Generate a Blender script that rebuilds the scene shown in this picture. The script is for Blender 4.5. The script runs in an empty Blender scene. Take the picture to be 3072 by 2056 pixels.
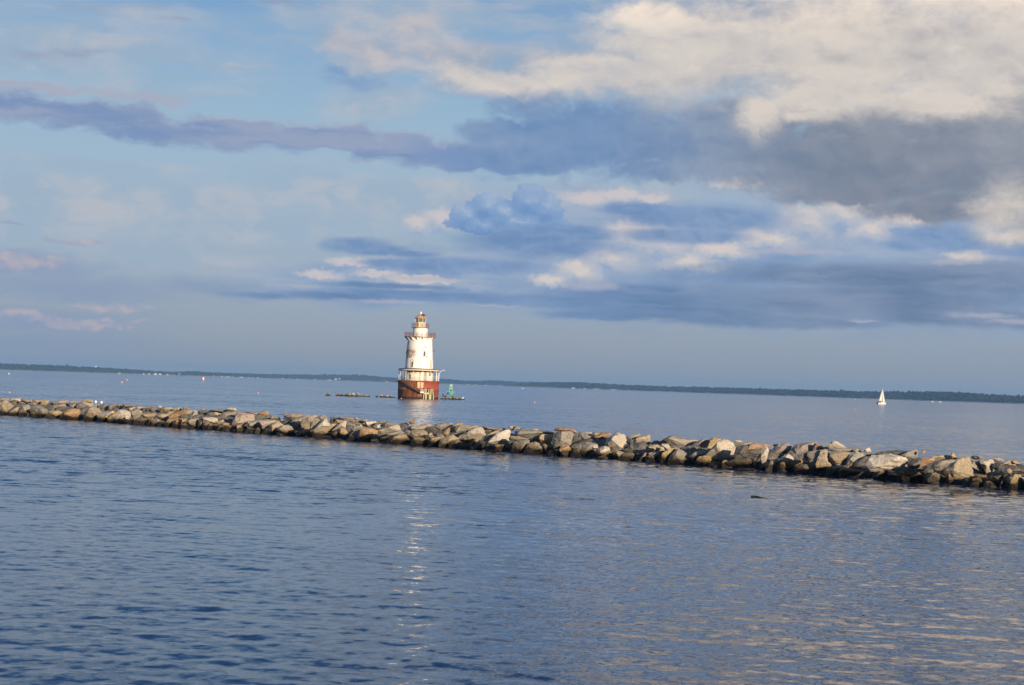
import bpy, bmesh, math, random
import numpy as np
from mathutils import Vector, Matrix, noise as mnoise
R = math.radians
sc = bpy.context.scene
C = sc.collection
random.seed(7)

# ------------------------------------------------------------------ camera
F = 4556.0            # focal length in pixels of the 3072 wide photograph
H = 3.3               # eye height above the water
ROLL, PITCH = R(1.87), math.atan(129 * math.cos(R(1.87)) / F)
fwd = Vector((0, math.cos(PITCH), math.sin(PITCH)))
r0 = Vector((1, 0, 0)); u0 = Vector((0, -math.sin(PITCH), math.cos(PITCH)))
RT = math.cos(ROLL) * r0 + math.sin(ROLL) * u0
UP = -math.sin(ROLL) * r0 + math.cos(ROLL) * u0
CAM = Vector((0, 0, H))
cd = bpy.data.cameras.new('camera'); cam = bpy.data.objects.new('camera', cd); C.objects.link(cam)
cd.sensor_width = 36.0; cd.lens = 36.0 * F / 3072.0; cd.clip_start = 0.1; cd.clip_end = 40000
cam.matrix_world = Matrix(((RT.x, UP.x, -fwd.x, 0), (RT.y, UP.y, -fwd.y, 0), (RT.z, UP.z, -fwd.z, H), (0, 0, 0, 1)))
sc.camera = cam

def ray(px, py):
    return fwd + RT * ((px - 1536) / F) + UP * ((1028 - py) / F)
def water_pt(px, py):
    d = ray(px, py); t = -H / d.z
    return CAM + d * t
def at_y(px, py, dist):                       # point on the ray at a given ground distance
    d = ray(px, py); t = dist / math.hypot(d.x, d.y)
    return CAM + d * t
def azel(px, py):
    d = ray(px, py)
    return math.degrees(math.atan2(d.x, d.y)), math.degrees(math.asin(d.z / d.length))

# ------------------------------------------------------------------ helpers
def lin(c):
    return tuple(((v / 255) / 12.92 if v / 255 <= 0.04045 else ((v / 255 + 0.055) / 1.055) ** 2.4) for v in c)

class G:                                      # short hand for building node graphs
    def __init__(s, nt): s.nt, s.n, s.l = nt, nt.nodes, nt.links
    def put(s, sock, v):
        if isinstance(v, bpy.types.NodeSocket): s.l.new(v, sock)
        elif v is not None:
            if isinstance(v, (tuple, list)) and len(v) == 3 and len(sock.default_value) == 4: v = (*v, 1)
            sock.default_value = v
    def m(s, op, a, b=None, c=None, clamp=False):
        n = s.n.new('ShaderNodeMath'); n.operation = op; n.use_clamp = clamp
        for i, v in enumerate((a, b, c)): s.put(n.inputs[i], v)
        return n.outputs[0]
    def vm(s, op, a, b=None, c=None):
        n = s.n.new('ShaderNodeVectorMath'); n.operation = op
        for i, v in enumerate((a, b, c)):
            if v is not None: s.put(n.inputs[i], v)
        return n.outputs['Value'] if op in ('LENGTH', 'DOT_PRODUCT', 'DISTANCE') else n.outputs['Vector']
    def scale(s, a, f):
        n = s.n.new('ShaderNodeVectorMath'); n.operation = 'SCALE'; s.put(n.inputs[0], a); s.put(n.inputs['Scale'], f); return n.outputs[0]
    def mix(s, f, a, b, mode='MIX'):
        n = s.n.new('ShaderNodeMix'); n.data_type = 'RGBA'; n.blend_type = mode
        s.put(n.inputs[0], f); s.put(n.inputs[6], a); s.put(n.inputs[7], b); return n.outputs[2]
    def noise(s, vec, scale=1.0, detail=4.0, rough=0.5, dist=0.0, color=False, dims='3D'):
        n = s.n.new('ShaderNodeTexNoise'); n.noise_dimensions = dims; s.put(n.inputs['Vector'], vec)
        n.inputs['Scale'].default_value = scale; n.inputs['Detail'].default_value = detail
        n.inputs['Roughness'].default_value = rough; n.inputs['Distortion'].default_value = dist
        return n.outputs['Color'] if color else n.outputs[0]
    def voro(s, vec, scale=1.0, feature='F1', out='Distance'):
        n = s.n.new('ShaderNodeTexVoronoi'); n.feature = feature; s.put(n.inputs['Vector'], vec); n.inputs['Scale'].default_value = scale
        return n.outputs[out]
    def ss(s, x, lo, hi, a=0.0, b=1.0, kind='SMOOTHSTEP'):
        n = s.n.new('ShaderNodeMapRange'); n.interpolation_type = kind; n.clamp = True
        for i, v in enumerate((x, lo, hi, a, b)): s.put(n.inputs[i], v)
        return n.outputs[0]
    def ramp(s, x, stops):
        n = s.n.new('ShaderNodeValToRGB'); e = n.color_ramp.elements
        while len(e) < len(stops): e.new(0.5)
        for k, (p, c) in enumerate(stops): e[k].position = p; e[k].color = (*c, 1)
        s.put(n.inputs[0], x); return n.outputs[0]
    def sep(s, v):
        n = s.n.new('ShaderNodeSeparateXYZ'); s.put(n.inputs[0], v); return n.outputs
    def com(s, x, y, z):
        n = s.n.new('ShaderNodeCombineXYZ')
        for i, v in enumerate((x, y, z)): s.put(n.inputs[i], v)
        return n.outputs[0]

MATS = {}
def new_mat(name):
    m = bpy.data.materials.new(name); m.use_nodes = True
    MATS[name] = m; g = G(m.node_tree); b = m.node_tree.nodes['Principled BSDF']
    return m, g, b
def bump(g, b, h, strength=0.3, dist=0.02):
    n = g.n.new('ShaderNodeBump'); n.inputs['Strength'].default_value = strength; n.inputs['Distance'].default_value = dist
    g.put(n.inputs['Height'], h); g.l.new(n.outputs[0], b.inputs['Normal'])
def geo_pos(g): return g.n.new('ShaderNodeNewGeometry').outputs['Position']
def obj_pos(g): return g.n.new('ShaderNodeTexCoord').outputs['Object']

def paint(name, col, rough=0.5, var=0.15, scale=6.0, metal=0.0, rust=0.0, rust_scale=2.5, rustcol=(0.16, 0.055, 0.02)):
    m, g, b = new_mat(name); p = obj_pos(g)
    n = g.noise(p, scale, 5, 0.6)
    c = g.mix(g.ss(n, 0.3, 0.7, 0, 1), tuple(v * (1 - var) for v in col), tuple(min(1, v * (1 + var * 0.5)) for v in col))
    if rust > 0:
        n2 = g.noise(g.vm('MULTIPLY', p, (1, 1, 0.55)), rust_scale, 6, 0.65)
        c = g.mix(g.ss(n2, 0.62 - rust * 0.25, 0.70 - rust * 0.2), c, rustcol)
    g.put(b.inputs['Base Color'], c); b.inputs['Roughness'].default_value = rough; b.inputs['Metallic'].default_value = metal
    return m

def tag(o, label=None, cat=None, group=None, kind=None):
    if label: o['label'] = label
    if cat: o['category'] = cat
    if group: o['group'] = group
    if kind: o['kind'] = kind
    return o
def empty(name, loc, rz=0.0):
    o = bpy.data.objects.new(name, None); C.objects.link(o); o.location = loc; o.rotation_euler = (0, 0, rz); o.empty_display_size = 0.2
    return o

class MB:                                     # collects shapes, builds ONE mesh object
    def __init__(s): s.v, s.f, s.sm = [], [], []
    def add(s, vs, fs, smooth=False):
        k = len(s.v); s.v += [tuple(v) for v in vs]; s.f += [tuple(i + k for i in f) for f in fs]; s.sm += [smooth] * len(fs)
    def box(s, c, d, rz=0.0, tilt=None):
        cx, cy, cz = c; x, y, z = d[0] / 2, d[1] / 2, d[2] / 2
        M = Matrix.Rotation(rz, 3, 'Z')
        if tilt: M = M @ Matrix.Rotation(tilt, 3, 'Y')
        vs = [M @ Vector((a * x, b * y, e * z)) + Vector(c) for a in (-1, 1) for b in (-1, 1) for e in (-1, 1)]
        s.add(vs, [(0, 1, 3, 2), (4, 6, 7, 5), (0, 4, 5, 1), (2, 3, 7, 6), (0, 2, 6, 4), (1, 5, 7, 3)])
    def bar(s, a, b, r, n=8, r2=None):
        a, b = Vector(a), Vector(b); d = (b - a).normalized(); r2 = r if r2 is None else r2
        u = d.orthogonal().normalized(); w = d.cross(u); vs = []
        for p, q in ((a, r), (b, r2)):
            for i in range(n):
                t = 2 * math.pi * i / n; vs.append(p + (u * math.cos(t) + w * math.sin(t)) * q)
        s.add(vs, [(i, (i + 1) % n, n + (i + 1) % n, n + i) for i in range(n)], True)
        s.add(vs[:n], [tuple(range(n))[::-1]]); s.add(vs[n:], [tuple(range(n))])
    def path(s, pts, r, n=6):
        for a, b in zip(pts, pts[1:]): s.bar(a, b, r, n)
    def lathe(s, prof, n=64, smooth=True, a0=0.0, a1=2 * math.pi, cap=True, centre=(0, 0)):
        full = abs(a1 - a0 - 2 * math.pi) < 1e-6; cols = n if full else n + 1; vs = []
        for r, z in prof:
            for i in range(cols):
                t = a0 + (a1 - a0) * i / n; vs.append((centre[0] + r * math.sin(t), centre[1] - r * math.cos(t), z))
        fs = []
        for k in range(len(prof) - 1):
            for i in range(n):
                j = (i + 1) % cols; fs.append((k * cols + i, k * cols + j, (k + 1) * cols + j, (k + 1) * cols + i))
        s.add(vs, fs, smooth)
        if cap and full:
            if prof[0][0] > 1e-4: s.add(vs[:cols], [tuple(range(cols))[::-1]])
            if prof[-1][0] > 1e-4: s.add(vs[-cols:], [tuple(range(cols))])
    def ring(s, r, z, t, n=48, a0=0.0, a1=2 * math.pi):
        full = abs(a1 - a0 - 2 * math.pi) < 1e-6
        pts = [(r * math.sin(a0 + (a1 - a0) * i / n), -r * math.cos(a0 + (a1 - a0) * i / n), z) for i in range(n + 1)]
        s.path(pts, t, 6)
    def build(s, name, mat, parent=None, loc=None):
        me = bpy.data.meshes.new(name); me.from_pydata(s.v, [], s.f)
        me.polygons.foreach_set('use_smooth', s.sm); me.update()
        o = bpy.data.objects.new(name, me); C.objects.link(o)
        if mat: me.materials.append(MATS[mat] if isinstance(mat, str) else mat)
        if parent: o.parent = parent
        if loc is not None: o.location = loc
        return o

def shell(mb, a0, a1, z0, z1, r0a, r1a, thick=0.05, n=6):      # a curved plate on a cylinder / cone, angles in radians, 0 faces the camera
    vs = []
    for rr in (0, thick):
        for z, r in ((z0, r0a), (z1, r1a)):
            for i in range(n + 1):
                t = a0 + (a1 - a0) * i / n; vs.append(((r + rr) * math.sin(t), -(r + rr) * math.cos(t), z))
    N = n + 1; fs = []
    for i in range(n):
        fs += [(2 * N + i, 2 * N + i + 1, 3 * N + i + 1, 3 * N + i), (i, N + i, N + i + 1, i + 1),
               (i, i + 1, 2 * N + i + 1, 2 * N + i), (N + i, 3 * N + i, 3 * N + i + 1, N + i + 1)]
    fs += [(0, 2 * N, 3 * N, N), (n, N + n, 3 * N + n, 2 * N + n)]
    mb.add(vs, fs)

EXPO = 0.35
# ------------------------------------------------------------------ sun, render settings
SUN_AZ, SUN_EL = R(31), R(11.5)               # to the right behind the camera
sund = Vector((math.sin(SUN_AZ) * math.cos(SUN_EL), -math.cos(SUN_AZ) * math.cos(SUN_EL), math.sin(SUN_EL)))
sl = bpy.data.lights.new('sun', 'SUN'); so = bpy.data.objects.new('sun', sl); C.objects.link(so)
sl.energy = 5.0; sl.angle = R(0.5); sl.color = (1.0, 0.82, 0.59)
so.rotation_euler = sund.to_track_quat('Z', 'Y').to_euler(); so.location = sund * 200
sc.render.engine = 'CYCLES'
sc.view_settings.view_transform = 'Standard'; sc.view_settings.look = 'None'; sc.view_settings.exposure = EXPO; sc.view_settings.gamma = 1
sc.cycles.max_bounces = 8; sc.cycles.use_denoising = True; sc.cycles.caustics_reflective = False; sc.cycles.caustics_refractive = False
# ------------------------------------------------------------------ sky: a Nishita sky with procedural cloud banks, placed by azimuth and elevation
w = bpy.data.worlds.new('World'); sc.world = w; w.use_nodes = True
g = G(w.node_tree); g.n.clear()
out = g.n.new('ShaderNodeOutputWorld'); bg = g.n.new('ShaderNodeBackground'); g.l.new(bg.outputs[0], out.inputs[0])
STR = 0.1
bg.inputs['Strength'].default_value = STR
sky = g.n.new('ShaderNodeTexSky'); sky.sky_type = 'NISHITA'; sky.sun_disc = False
sky.sun_elevation = SUN_EL; sky.sun_rotation = math.pi - SUN_AZ
sky.air_density = 1.0; sky.dust_density = 1.0; sky.ozone_density = 1.0
d = g.n.new('ShaderNodeTexCoord').outputs['Generated']
x, y, z = g.sep(d)
az = g.m('MULTIPLY', g.m('ARCTAN2', x, y), 57.29578)
el = g.m('MULTIPLY', g.m('ARCSINE', z), 57.29578)
p = g.com(az, el, 0.0)
wc = g.vm('SUBTRACT', g.noise(g.vm('MULTIPLY', p, (0.5, 0.9, 1)), 1.0, 5, 0.58, color=True), (0.5, 0.5, 0.5))
pw = g.vm('MULTIPLY_ADD', wc, (2.2, 1.1, 0), p)                        # wandering outlines
wf = g.vm('SUBTRACT', g.noise(g.vm('MULTIPLY', p, (1.6, 2.0, 1)), 1.0, 7, 0.6, color=True), (0.5, 0.5, 0.5))
pc = g.vm('MULTIPLY_ADD', wf, (0.55, 0.45, 0), p)                      # tighter outlines for far banks
nB = g.noise(g.vm('MULTIPLY', pw, (0.42, 0.75, 1)), 1.0, 6, 0.52)
nB2 = g.noise(g.vm('MULTIPLY', g.vm('ADD', pw, (0.25, 0.35, 0)), (0.42, 0.75, 1)), 1.0, 6, 0.52)
relief = g.m('SUBTRACT', nB, nB2)
nL = g.noise(g.vm('MULTIPLY', p, (0.20, 0.42, 1)), 1.0, 3, 0.5, 0.4)     # broad light and dark swells
nS = g.noise(g.vm('MULTIPLY', pw, (0.16, 1.5, 1)), 1.0, 7, 0.55)        # streaks
nV = g.noise(g.vm('MULTIPLY', pw, (1.3, 0.22, 1)), 1.0, 4, 0.5)         # hanging shafts under the great cloud
nF = g.noise(g.vm('MULTIPLY', pc, (0.9, 1.6, 1)), 1.0, 6, 0.54)
nF2 = g.noise(g.vm('MULTIPLY', g.vm('ADD', pc, (0.12, 0.18, 0)), (0.9, 1.6, 1)), 1.0, 6, 0.54)
reliefF = g.m('SUBTRACT', nF, nF2)
nX = g.m('SUBTRACT', g.noise(g.vm('MULTIPLY', pc, (2.6, 3.4, 1)), 1.0, 6, 0.62), 0.5)                 # crisp small curls
bil = g.voro(g.vm('MULTIPLY', pc, (1.0, 1.25, 1)), 1.5, 'SMOOTH_F1')

DEG = math.degrees(1 / (F / 1.3111))
def field(src, blobs, shift=0.0):
    acc = None
    for bx, by, rx, ry, *wt in blobs:
        a, e = azel(bx * 1.3111, (by - shift) * 1.3111)
        sx, sy = 1 / (rx * DEG), 1 / (ry * DEG)
        L = g.vm('LENGTH', g.vm('MULTIPLY_ADD', src, (sx, sy, 0), (-a * sx, -e * sy, 0)))
        k = wt[0] if wt else 1.0
        v = g.m('MULTIPLY_ADD', L, -k, k)
        acc = v if acc is None else g.m('MAXIMUM', acc, v)
    return acc
def c10(c): return tuple(v / STR / 2 ** EXPO for v in lin(c))

# clear air: Nishita blended with the milky evening haze of the photograph
grad = g.ramp(g.ss(el, -1, 29, 0, 1, 'LINEAR'), [(0.0, c10((131, 141, 156))), (0.06, c10((141, 153, 172))), (0.16, c10((150, 167, 190))),
        (0.26, c10((158, 179, 201))), (0.36, c10((150, 181, 206))), (0.47, c10((126, 166, 206))), (0.54, c10((102, 144, 193))), (0.68, c10((72, 114, 171))), (1.0, c10((50, 92, 150)))])
col = g.mix(0.9, sky.outputs[0], grad)

def over(col, alpha, c): return g.mix(alpha, col, c)
def shade(dark, lit, f): return g.mix(f, c10(dark), c10(lit))

# thin veil
V = field(p, [(250, 470, 1000, 130), (950, 450, 700, 90), (900, 40, 420, 120), (850, 230, 170, 90), (250, 150, 420, 60, .5), (600, 610, 900, 60, .5), (1600, 480, 800, 120), (150, 90, 700, 190, .75), (1150, 60, 420, 150, .55)])
aV = g.ss(g.m('MULTIPLY_ADD', g.m('SUBTRACT', nS, 0.5), 1.3, V), 0.0, 0.8, 0, 0.85)
col = over(col, aV, shade((158, 178, 198), (184, 188, 197), g.ss(nB, 0.4, 0.65)))
# lavender murk low on the left
Mk = field(pw, [(40, 610, 330, 55), (150, 660, 420, 60), (100, 735, 420, 50), (500, 655, 300, 40), (60, 790, 500, 60, .7)])
col = over(col, g.ss(g.m('MULTIPLY_ADD', g.m('SUBTRACT', nS, 0.5), 0.9, Mk), 0.05, 0.9, 0, 0.65), c10((133, 152, 184)))
K = field(pw, [(60, 725, 90, 22), (170, 742, 170, 22), (270, 748, 120, 16), (250, 705, 110, 16), (60, 600, 130, 30), (180, 551, 80, 13), (10, 580, 60, 16), (20, 515, 60, 8)])
col = over(col, g.ss(g.m('MULTIPLY_ADD', g.m('SUBTRACT', nF, 0.5), 1.6, K), 0.1, 0.75, 0, 0.72), shade((150, 160, 188), (190, 178, 184), g.ss(g.m('MULTIPLY_ADD', reliefF, 2.0, 0.5), 0.2, 0.8)))
# small wisps upper left
Wp = field(pw, [(180, 122, 120, 16), (100, 125, 130, 20, .8), (400, 45, 60, 10), (590, 5, 220, 14), (560, 150, 60, 12, .8), (200, 15, 120, 30, .6), (330, 20, 120, 16, .6)])
col = over(col, g.ss(g.m('MULTIPLY_ADD', g.m('SUBTRACT', nF, 0.5), 1.3, Wp), 0.1, 0.9, 0, 0.55), c10((150, 158, 182)))

# the long dark band coming in from the left, pink along its upper edge
band = [(-60, 232, 330, 42), (180, 262, 330, 46), (360, 305, 240, 38), (560, 318, 230, 34), (520, 290, 170, 22), (760, 314, 200, 36), (900, 340, 190, 40), (1050, 364, 230, 48), (1180, 370, 220, 50)]
strand = [(330, 238, 260, 16, .8), (90, 212, 260, 16, .9)]
nb = g.m('MULTIPLY_ADD', g.m('SUBTRACT', nF, 0.5), 0.9, g.m('MULTIPLY', g.m('SUBTRACT', nS, 0.5), 1.1))
B1 = g.m('ADD', field(pw, band + strand, 9), nb)
col = over(col, g.ss(B1, 0.10, 0.65, 0, 0.75), c10((170, 172, 190)))
B0 = g.m('ADD', field(pw, band), nb)
col = over(col, g.ss(B0, 0.04, 0.62, 0, 0.92), g.mix(g.ss(az, -5.5, -1.0), shade((120, 146, 186), (148, 162, 190), g.ss(nS, 0.4, 0.62)), shade((103, 138, 186), (126, 154, 194), nL)))

# pink grey puff at the top centre
Cp = field(pw, [(860, 120, 200, 80), (780, 95, 90, 60), (1000, 115, 190, 62), (930, 60, 180, 50, .7)])
aC = g.ss(g.m('MULTIPLY_ADD', g.m('SUBTRACT', nB, 0.5), 1.3, Cp), 0.03, 0.85, 0, 0.88)
col = over(col, aC, shade((160, 170, 190), (200, 193, 194), g.ss(g.m('MULTIPLY_ADD', relief, 1.0, nL), 0.3, 0.72)))
Cd = field(pw, [(815, 185, 95, 26), (770, 165, 50, 18)])
col = over(col, g.ss(g.m('MULTIPLY_ADD', g.m('SUBTRACT', nF, 0.5), 1.0, Cd), 0.05, 0.9, 0, 0.8), c10((124, 156, 198)))

# pale cloud filling the sky behind the middle banks
Lw = field(pw, [(1750, 600, 900, 190), (1300, 640, 560, 120), (2250, 600, 560, 220), (1350, 520, 420, 110), (900, 650, 420, 70)])
col = over(col, g.ss(g.m('MULTIPLY_ADD', g.m('SUBTRACT', nB, 0.5), 0.8, Lw), 0.02, 0.6, 0, 0.9), shade((124, 152, 190), (160, 176, 199), g.ss(g.m('MULTIPLY_ADD', nS, 0.5, g.m('MULTIPLY', nL, 0.5)), 0.38, 0.62)))
# rounded cumulus heads in the middle distance: each head is lit on the side towards the sun and shaded below
wx = g.vm('SUBTRACT', g.noise(g.vm('MULTIPLY', p, (4.2, 4.6, 1)), 1.0, 6, 0.6, color=True), (0.5, 0.5, 0.5))
pp_ = g.vm('MULTIPLY_ADD', wx, (0.42, 0.36, 0), g.vm('MULTIPLY_ADD', wf, (0.6, 0.5, 0), p))
pq_ = g.vm('ADD', pp_, (0.12, 0.36, 0))
def heads(col, blobs, dark, mid, lit, lo=0.03, hi=0.34, al=0.94, k=0.62, base=0.5):
    M0 = field(pp_, blobs); M1 = field(pq_, blobs)
    M0n = g.m('MULTIPLY_ADD', g.m('SUBTRACT', nF, 0.5), 0.5, M0)
    f = g.m('MULTIPLY_ADD', nX, 0.35, g.m('MULTIPLY_ADD', g.m('SUBTRACT', M0, g.m('MAXIMUM', M1, -0.6)), k, base))
    c = g.mix(g.ss(f, 0.12, 0.52), c10(dark), c10(mid)); c = g.mix(g.ss(f, 0.48, 0.88), c, c10(lit))
    return over(col, g.ss(M0n, lo, hi, 0, al), c)
Hs = field(pw, [(1700, 540, 420, 60), (1400, 590, 240, 60), (950, 645, 260, 14), (1360, 460, 200, 30)])
col = over(col, g.ss(g.m('MULTIPLY_ADD', g.m('SUBTRACT', nB, 0.5), 0.9, Hs), 0.0, 0.8, 0, 0.75), shade((150, 170, 197), (188, 190, 199), nL))
col = heads(col, [(960, 517, 54, 34), (1010, 506, 58, 36), (1350, 458, 90, 28), (1420, 449, 80, 24), (1490, 455, 60, 18), (800, 602, 60, 18), (740, 628, 80, 14), (840, 626, 90, 12), (960, 640, 120, 12)], (150, 170, 200), (178, 184, 200), (208, 199, 200), -0.04, 0.62, 0.85)
col = heads(col, [(1440, 545, 90, 52), (1520, 560, 80, 52), (1400, 590, 80, 42), (1330, 622, 80, 38), (1270, 642, 70, 24), (1580, 600, 120, 34), (1850, 512, 110, 54), (1930, 490, 95, 52), (1990, 528, 90, 44), (1770, 548, 110, 36), (1660, 572, 100, 30),
    (2230, 590, 80, 24), (2290, 578, 60, 26), (1700, 421, 90, 20), (2070, 505, 90, 30)], (146, 167, 197), (182, 187, 199), (216, 206, 201), -0.04, 0.5)
col = heads(col, [(1068, 492, 42, 32), (1115, 473, 44, 36), (1155, 488, 44, 32), (1213, 460, 50, 42), (1250, 478, 42, 38), (1190, 508, 130, 30), (1110, 512, 100, 24)], (110, 145, 192), (128, 159, 200), (166, 184, 208), 0.02, 0.16, 0.94, 0.5, 0.42)
psm = g.vm('MULTIPLY_ADD', wf, (0.5, 0.20, 0), p)
Eb = [(815, 562, 108, 27), (850, 572, 130, 18), (940, 582, 90, 12), (1050, 608, 260, 26), (900, 603, 110, 14), (1230, 560, 250, 40), (1620, 500, 260, 46), (1560, 540, 200, 26), (1480, 480, 150, 22),
      (2140, 545, 140, 40), (2250, 555, 180, 32), (2080, 560, 90, 22), (2330, 575, 140, 22), (1280, 535, 190, 30)]
Em = g.m('MULTIPLY_ADD', g.m('SUBTRACT', nF, 0.5), 0.55, field(psm, Eb))
col = over(col, g.ss(Em, 0.0, 0.62, 0, 0.9), shade((106, 138, 182), (132, 158, 194), g.ss(g.m('MULTIPLY_ADD', reliefF, 0.7, nL), 0.3, 0.7)))
# low flat banks
Gb = [(600, 677, 150, 13), (760, 678, 230, 16), (980, 678, 320, 18), (1250, 690, 380, 26), (1500, 680, 380, 40), (1900, 632, 480, 44), (2250, 640, 340, 62), (1950, 690, 700, 62), (1550, 715, 420, 30), (1380, 722, 230, 18), (2250, 728, 420, 34), (1750, 735, 420, 22), (900, 655, 200, 10)]
Gm = g.m('ADD', g.m('MULTIPLY', g.m('SUBTRACT', nF, 0.5), 0.35), g.m('MULTIPLY_ADD', g.m('SUBTRACT', nS, 0.5), 1.3, field(psm, Gb)))
warm = g.ss(az, 2.0, 13.0)
col = over(col, g.ss(Gm, 0.0, 0.7, 0, 0.94), g.mix(g.ss(g.m('MULTIPLY_ADD', nL, 0.5, g.m('MULTIPLY', nS, 0.5)), 0.36, 0.62), g.mix(warm, c10((98, 129, 170)), c10((94, 119, 151))), g.mix(warm, c10((128, 154, 190)), c10((130, 147, 175)))))
Gl = [(880, 690, 160, 8), (700, 655, 120, 9), (1000, 640, 200, 8), (1350, 655, 120, 20), (2250, 722, 120, 10), (2330, 735, 90, 10), (1980, 735, 60, 5), (1800, 575, 250, 12), (1120, 700, 120, 6), (2180, 600, 120, 12)]
col = over(col, g.ss(g.m('MULTIPLY_ADD', g.m('SUBTRACT', nF, 0.5), 1.6, field(psm, Gl)), 0.1, 0.9, 0, 0.6), c10((180, 180, 194)))

# the great cloud on the right: slate base below, cream mass above
Sb = [(1140, 305, 120, 44), (1230, 335, 220, 66), (1400, 310, 310, 112), (1650, 330, 350, 104), (1500, 388, 170, 40, .75), (1950, 375, 420, 104), (2260, 370, 350, 130), (1980, 440, 260, 40), (2200, 470, 280, 50), (2360, 250, 200, 110), (2080, 290, 380, 60), (1700, 270, 260, 60),
      (1230, 372, 150, 34), (1210, 225, 150, 70, .7), (2420, 430, 220, 100), (2700, 350, 500, 160)]
Sm = g.m('MULTIPLY_ADD', g.m('SUBTRACT', nV, 0.5), 0.45, g.m('MULTIPLY_ADD', g.m('SUBTRACT', nB, 0.5), 0.5, g.m('MULTIPLY_ADD', g.m('SUBTRACT', nF, 0.5), 0.5, g.m('MULTIPLY_ADD', nX, 0.34, field(pc, Sb)))))
sd = g.mix(warm, c10((101, 135, 180)), c10((116, 128, 148)))
slit = g.mix(warm, c10((142, 164, 194)), c10((160, 162, 170)))
col = over(col, g.ss(Sm, 0.0, 0.50, 0, 0.96), g.mix(g.ss(g.m('ADD', g.ss(el, 3.2, 8.6, -0.10, 0.22, 'LINEAR'), g.m('MULTIPLY_ADD', nV, 0.3, g.m('MULTIPLY_ADD', relief, 0.6, g.m('MULTIPLY', nL, 0.7)))), 0.40, 1.10), sd, slit))
Tb = [(1380, 165, 330, 76), (1140, 190, 190, 46), (1050, 165, 120, 38, .8), (1600, 110, 370, 150), (1950, 110, 450, 180), (2230, 130, 340, 160), (1900, 215, 270, 76), (2130, 235, 230, 50), (1745, 255, 80, 80, .85), (1735, 296, 60, 46, .5), (1840, 265, 110, 30, .7),
      (1900, -180, 800, 260), (2400, -120, 700, 330), (2300, 480, 110, 80, .8), (2320, 540, 90, 30, .8), (2150, -500, 900, 420), (3000, 0, 700, 260), (1500, 40, 170, 60)]
Tm = g.m('MULTIPLY_ADD', g.m('SUBTRACT', nB, 0.5), 0.58, g.m('MULTIPLY_ADD', g.m('SUBTRACT', nF, 0.5), 0.26, g.m('MULTIPLY_ADD', nX, 0.20, field(pc, Tb))))
tf = g.ss(g.m('MULTIPLY_ADD', relief, 0.75, g.m('MULTIPLY_ADD', g.m('MINIMUM', Tm, 0.6), 0.6, g.m('MULTIPLY_ADD', nX, 0.18, g.m('MULTIPLY', nL, 1.0)))), 0.30, 1.12)
td = g.mix(warm, c10((152, 164, 184)), c10((160, 160, 167)))
hi = g.mix(g.ss(el, 12.6, 17.5), c10((221, 211, 201)), c10((335, 298, 258)))
col = over(col, g.ss(Tm, -0.10, 0.62, 0, 0.97), g.mix(tf, td, hi))
rp = random.Random(21); tb = []
for _ in range(20):
    bx, by = rp.uniform(1350, 2300), rp.uniform(-60, 225); s_ = rp.uniform(60, 130)
    if by < 250 - 0.30 * (2300 - bx) - 60 and bx < 1550: continue
    tb.append((bx, by, s_ * 1.25, s_ * 0.75, rp.uniform(.75, 1)))
col = heads(col, tb, (178, 177, 181), (206, 200, 196), (227, 217, 206), 0.0, 0.9, 0.62, 0.75, 0.5)
# fair weather cloud over the rest of the sky
rest = g.m('MULTIPLY', g.ss(g.m('ABSOLUTE', az), 32, 50), g.ss(el, 1.0, 6.0))
nR = g.noise(g.vm('MULTIPLY', d, (3, 3, 7)), 1.0, 8, 0.58)
col = over(col, g.m('MULTIPLY', rest, g.ss(nR, 0.48, 0.66, 0, 0.8)), shade((150, 165, 190), (205, 200, 198), g.ss(nR, 0.5, 0.75)))
g.l.new(col, bg.inputs['Color'])

# ------------------------------------------------------------------ water
def rows():
    ys = [5.0]
    while ys[-1] < 6200:
        v = ys[-1]
        ys.append(v + (0.075 if v < 46 else max(0.075, (v - 40) * 0.0125)))
    return np.array(ys)
ys = rows()
NC = 620
s_ = np.linspace(-1, 1, NC)
Y = np.repeat(ys[:, None], NC, 1)
X = s_[None, :] * (0.42 * ys + 7.0)[:, None]
dy = np.gradient(ys)[:, None]
dx = ((0.42 * ys + 7.0) * 2 / NC)[:, None]
Z = np.zeros_like(X)
rng = np.random.default_rng(11)
patch = 0.8 + 0.35 * np.sin(X * 0.045 + 0.9 * np.sin(Y * 0.06)) * np.sin(Y * 0.10 + 1.3 + 0.03 * X)
NW = 90
lam = np.exp(rng.uniform(np.log(0.27), np.log(2.6), NW))
lam[:6] = rng.uniform(3, 7, 6)
for k in range(NW):
    th = rng.normal(0.10, 0.74); L = lam[k]; kk = 2 * math.pi / L
    kx, ky = kk * math.sin(th), kk * math.cos(th)
    slope = 0.0085 * (1.2 if 0.45 < L < 1.2 else (1.8 if L < 0.45 else 0.34))
    a = slope / kk
    fade = np.clip((L / (4.0 * dy) - 0.8) / 0.8, 0, 1) * np.clip((L / (4.0 * dx) - 0.8) / 0.8, 0, 1)
    ph = kx * X + ky * Y + rng.uniform(0, 6.28) + 0.9 * np.sin(0.23 * X * math.cos(k) + 0.19 * Y * math.sin(k * 1.7))
    Z += a * np.sin(ph) * fade * (patch if L < 1.6 else 1.0)
co = np.stack([X, Y, Z], -1).reshape(-1, 3)
nr = len(ys)
i = np.arange((nr - 1) * (NC - 1)); r_, c_ = i // (NC - 1), i % (NC - 1)
q = np.stack([r_ * NC + c_, r_ * NC + c_ + 1, (r_ + 1) * NC + c_ + 1, (r_ + 1) * NC + c_], -1)
extra = np.array([[-60, -300, 0], [60, -300, 0]], float)               # the harbour behind the viewer
nv = len(co); co = np.concatenate([co, extra]); q = np.concatenate([q, np.array([[nv, nv + 1, NC - 1, 0]])])
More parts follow.
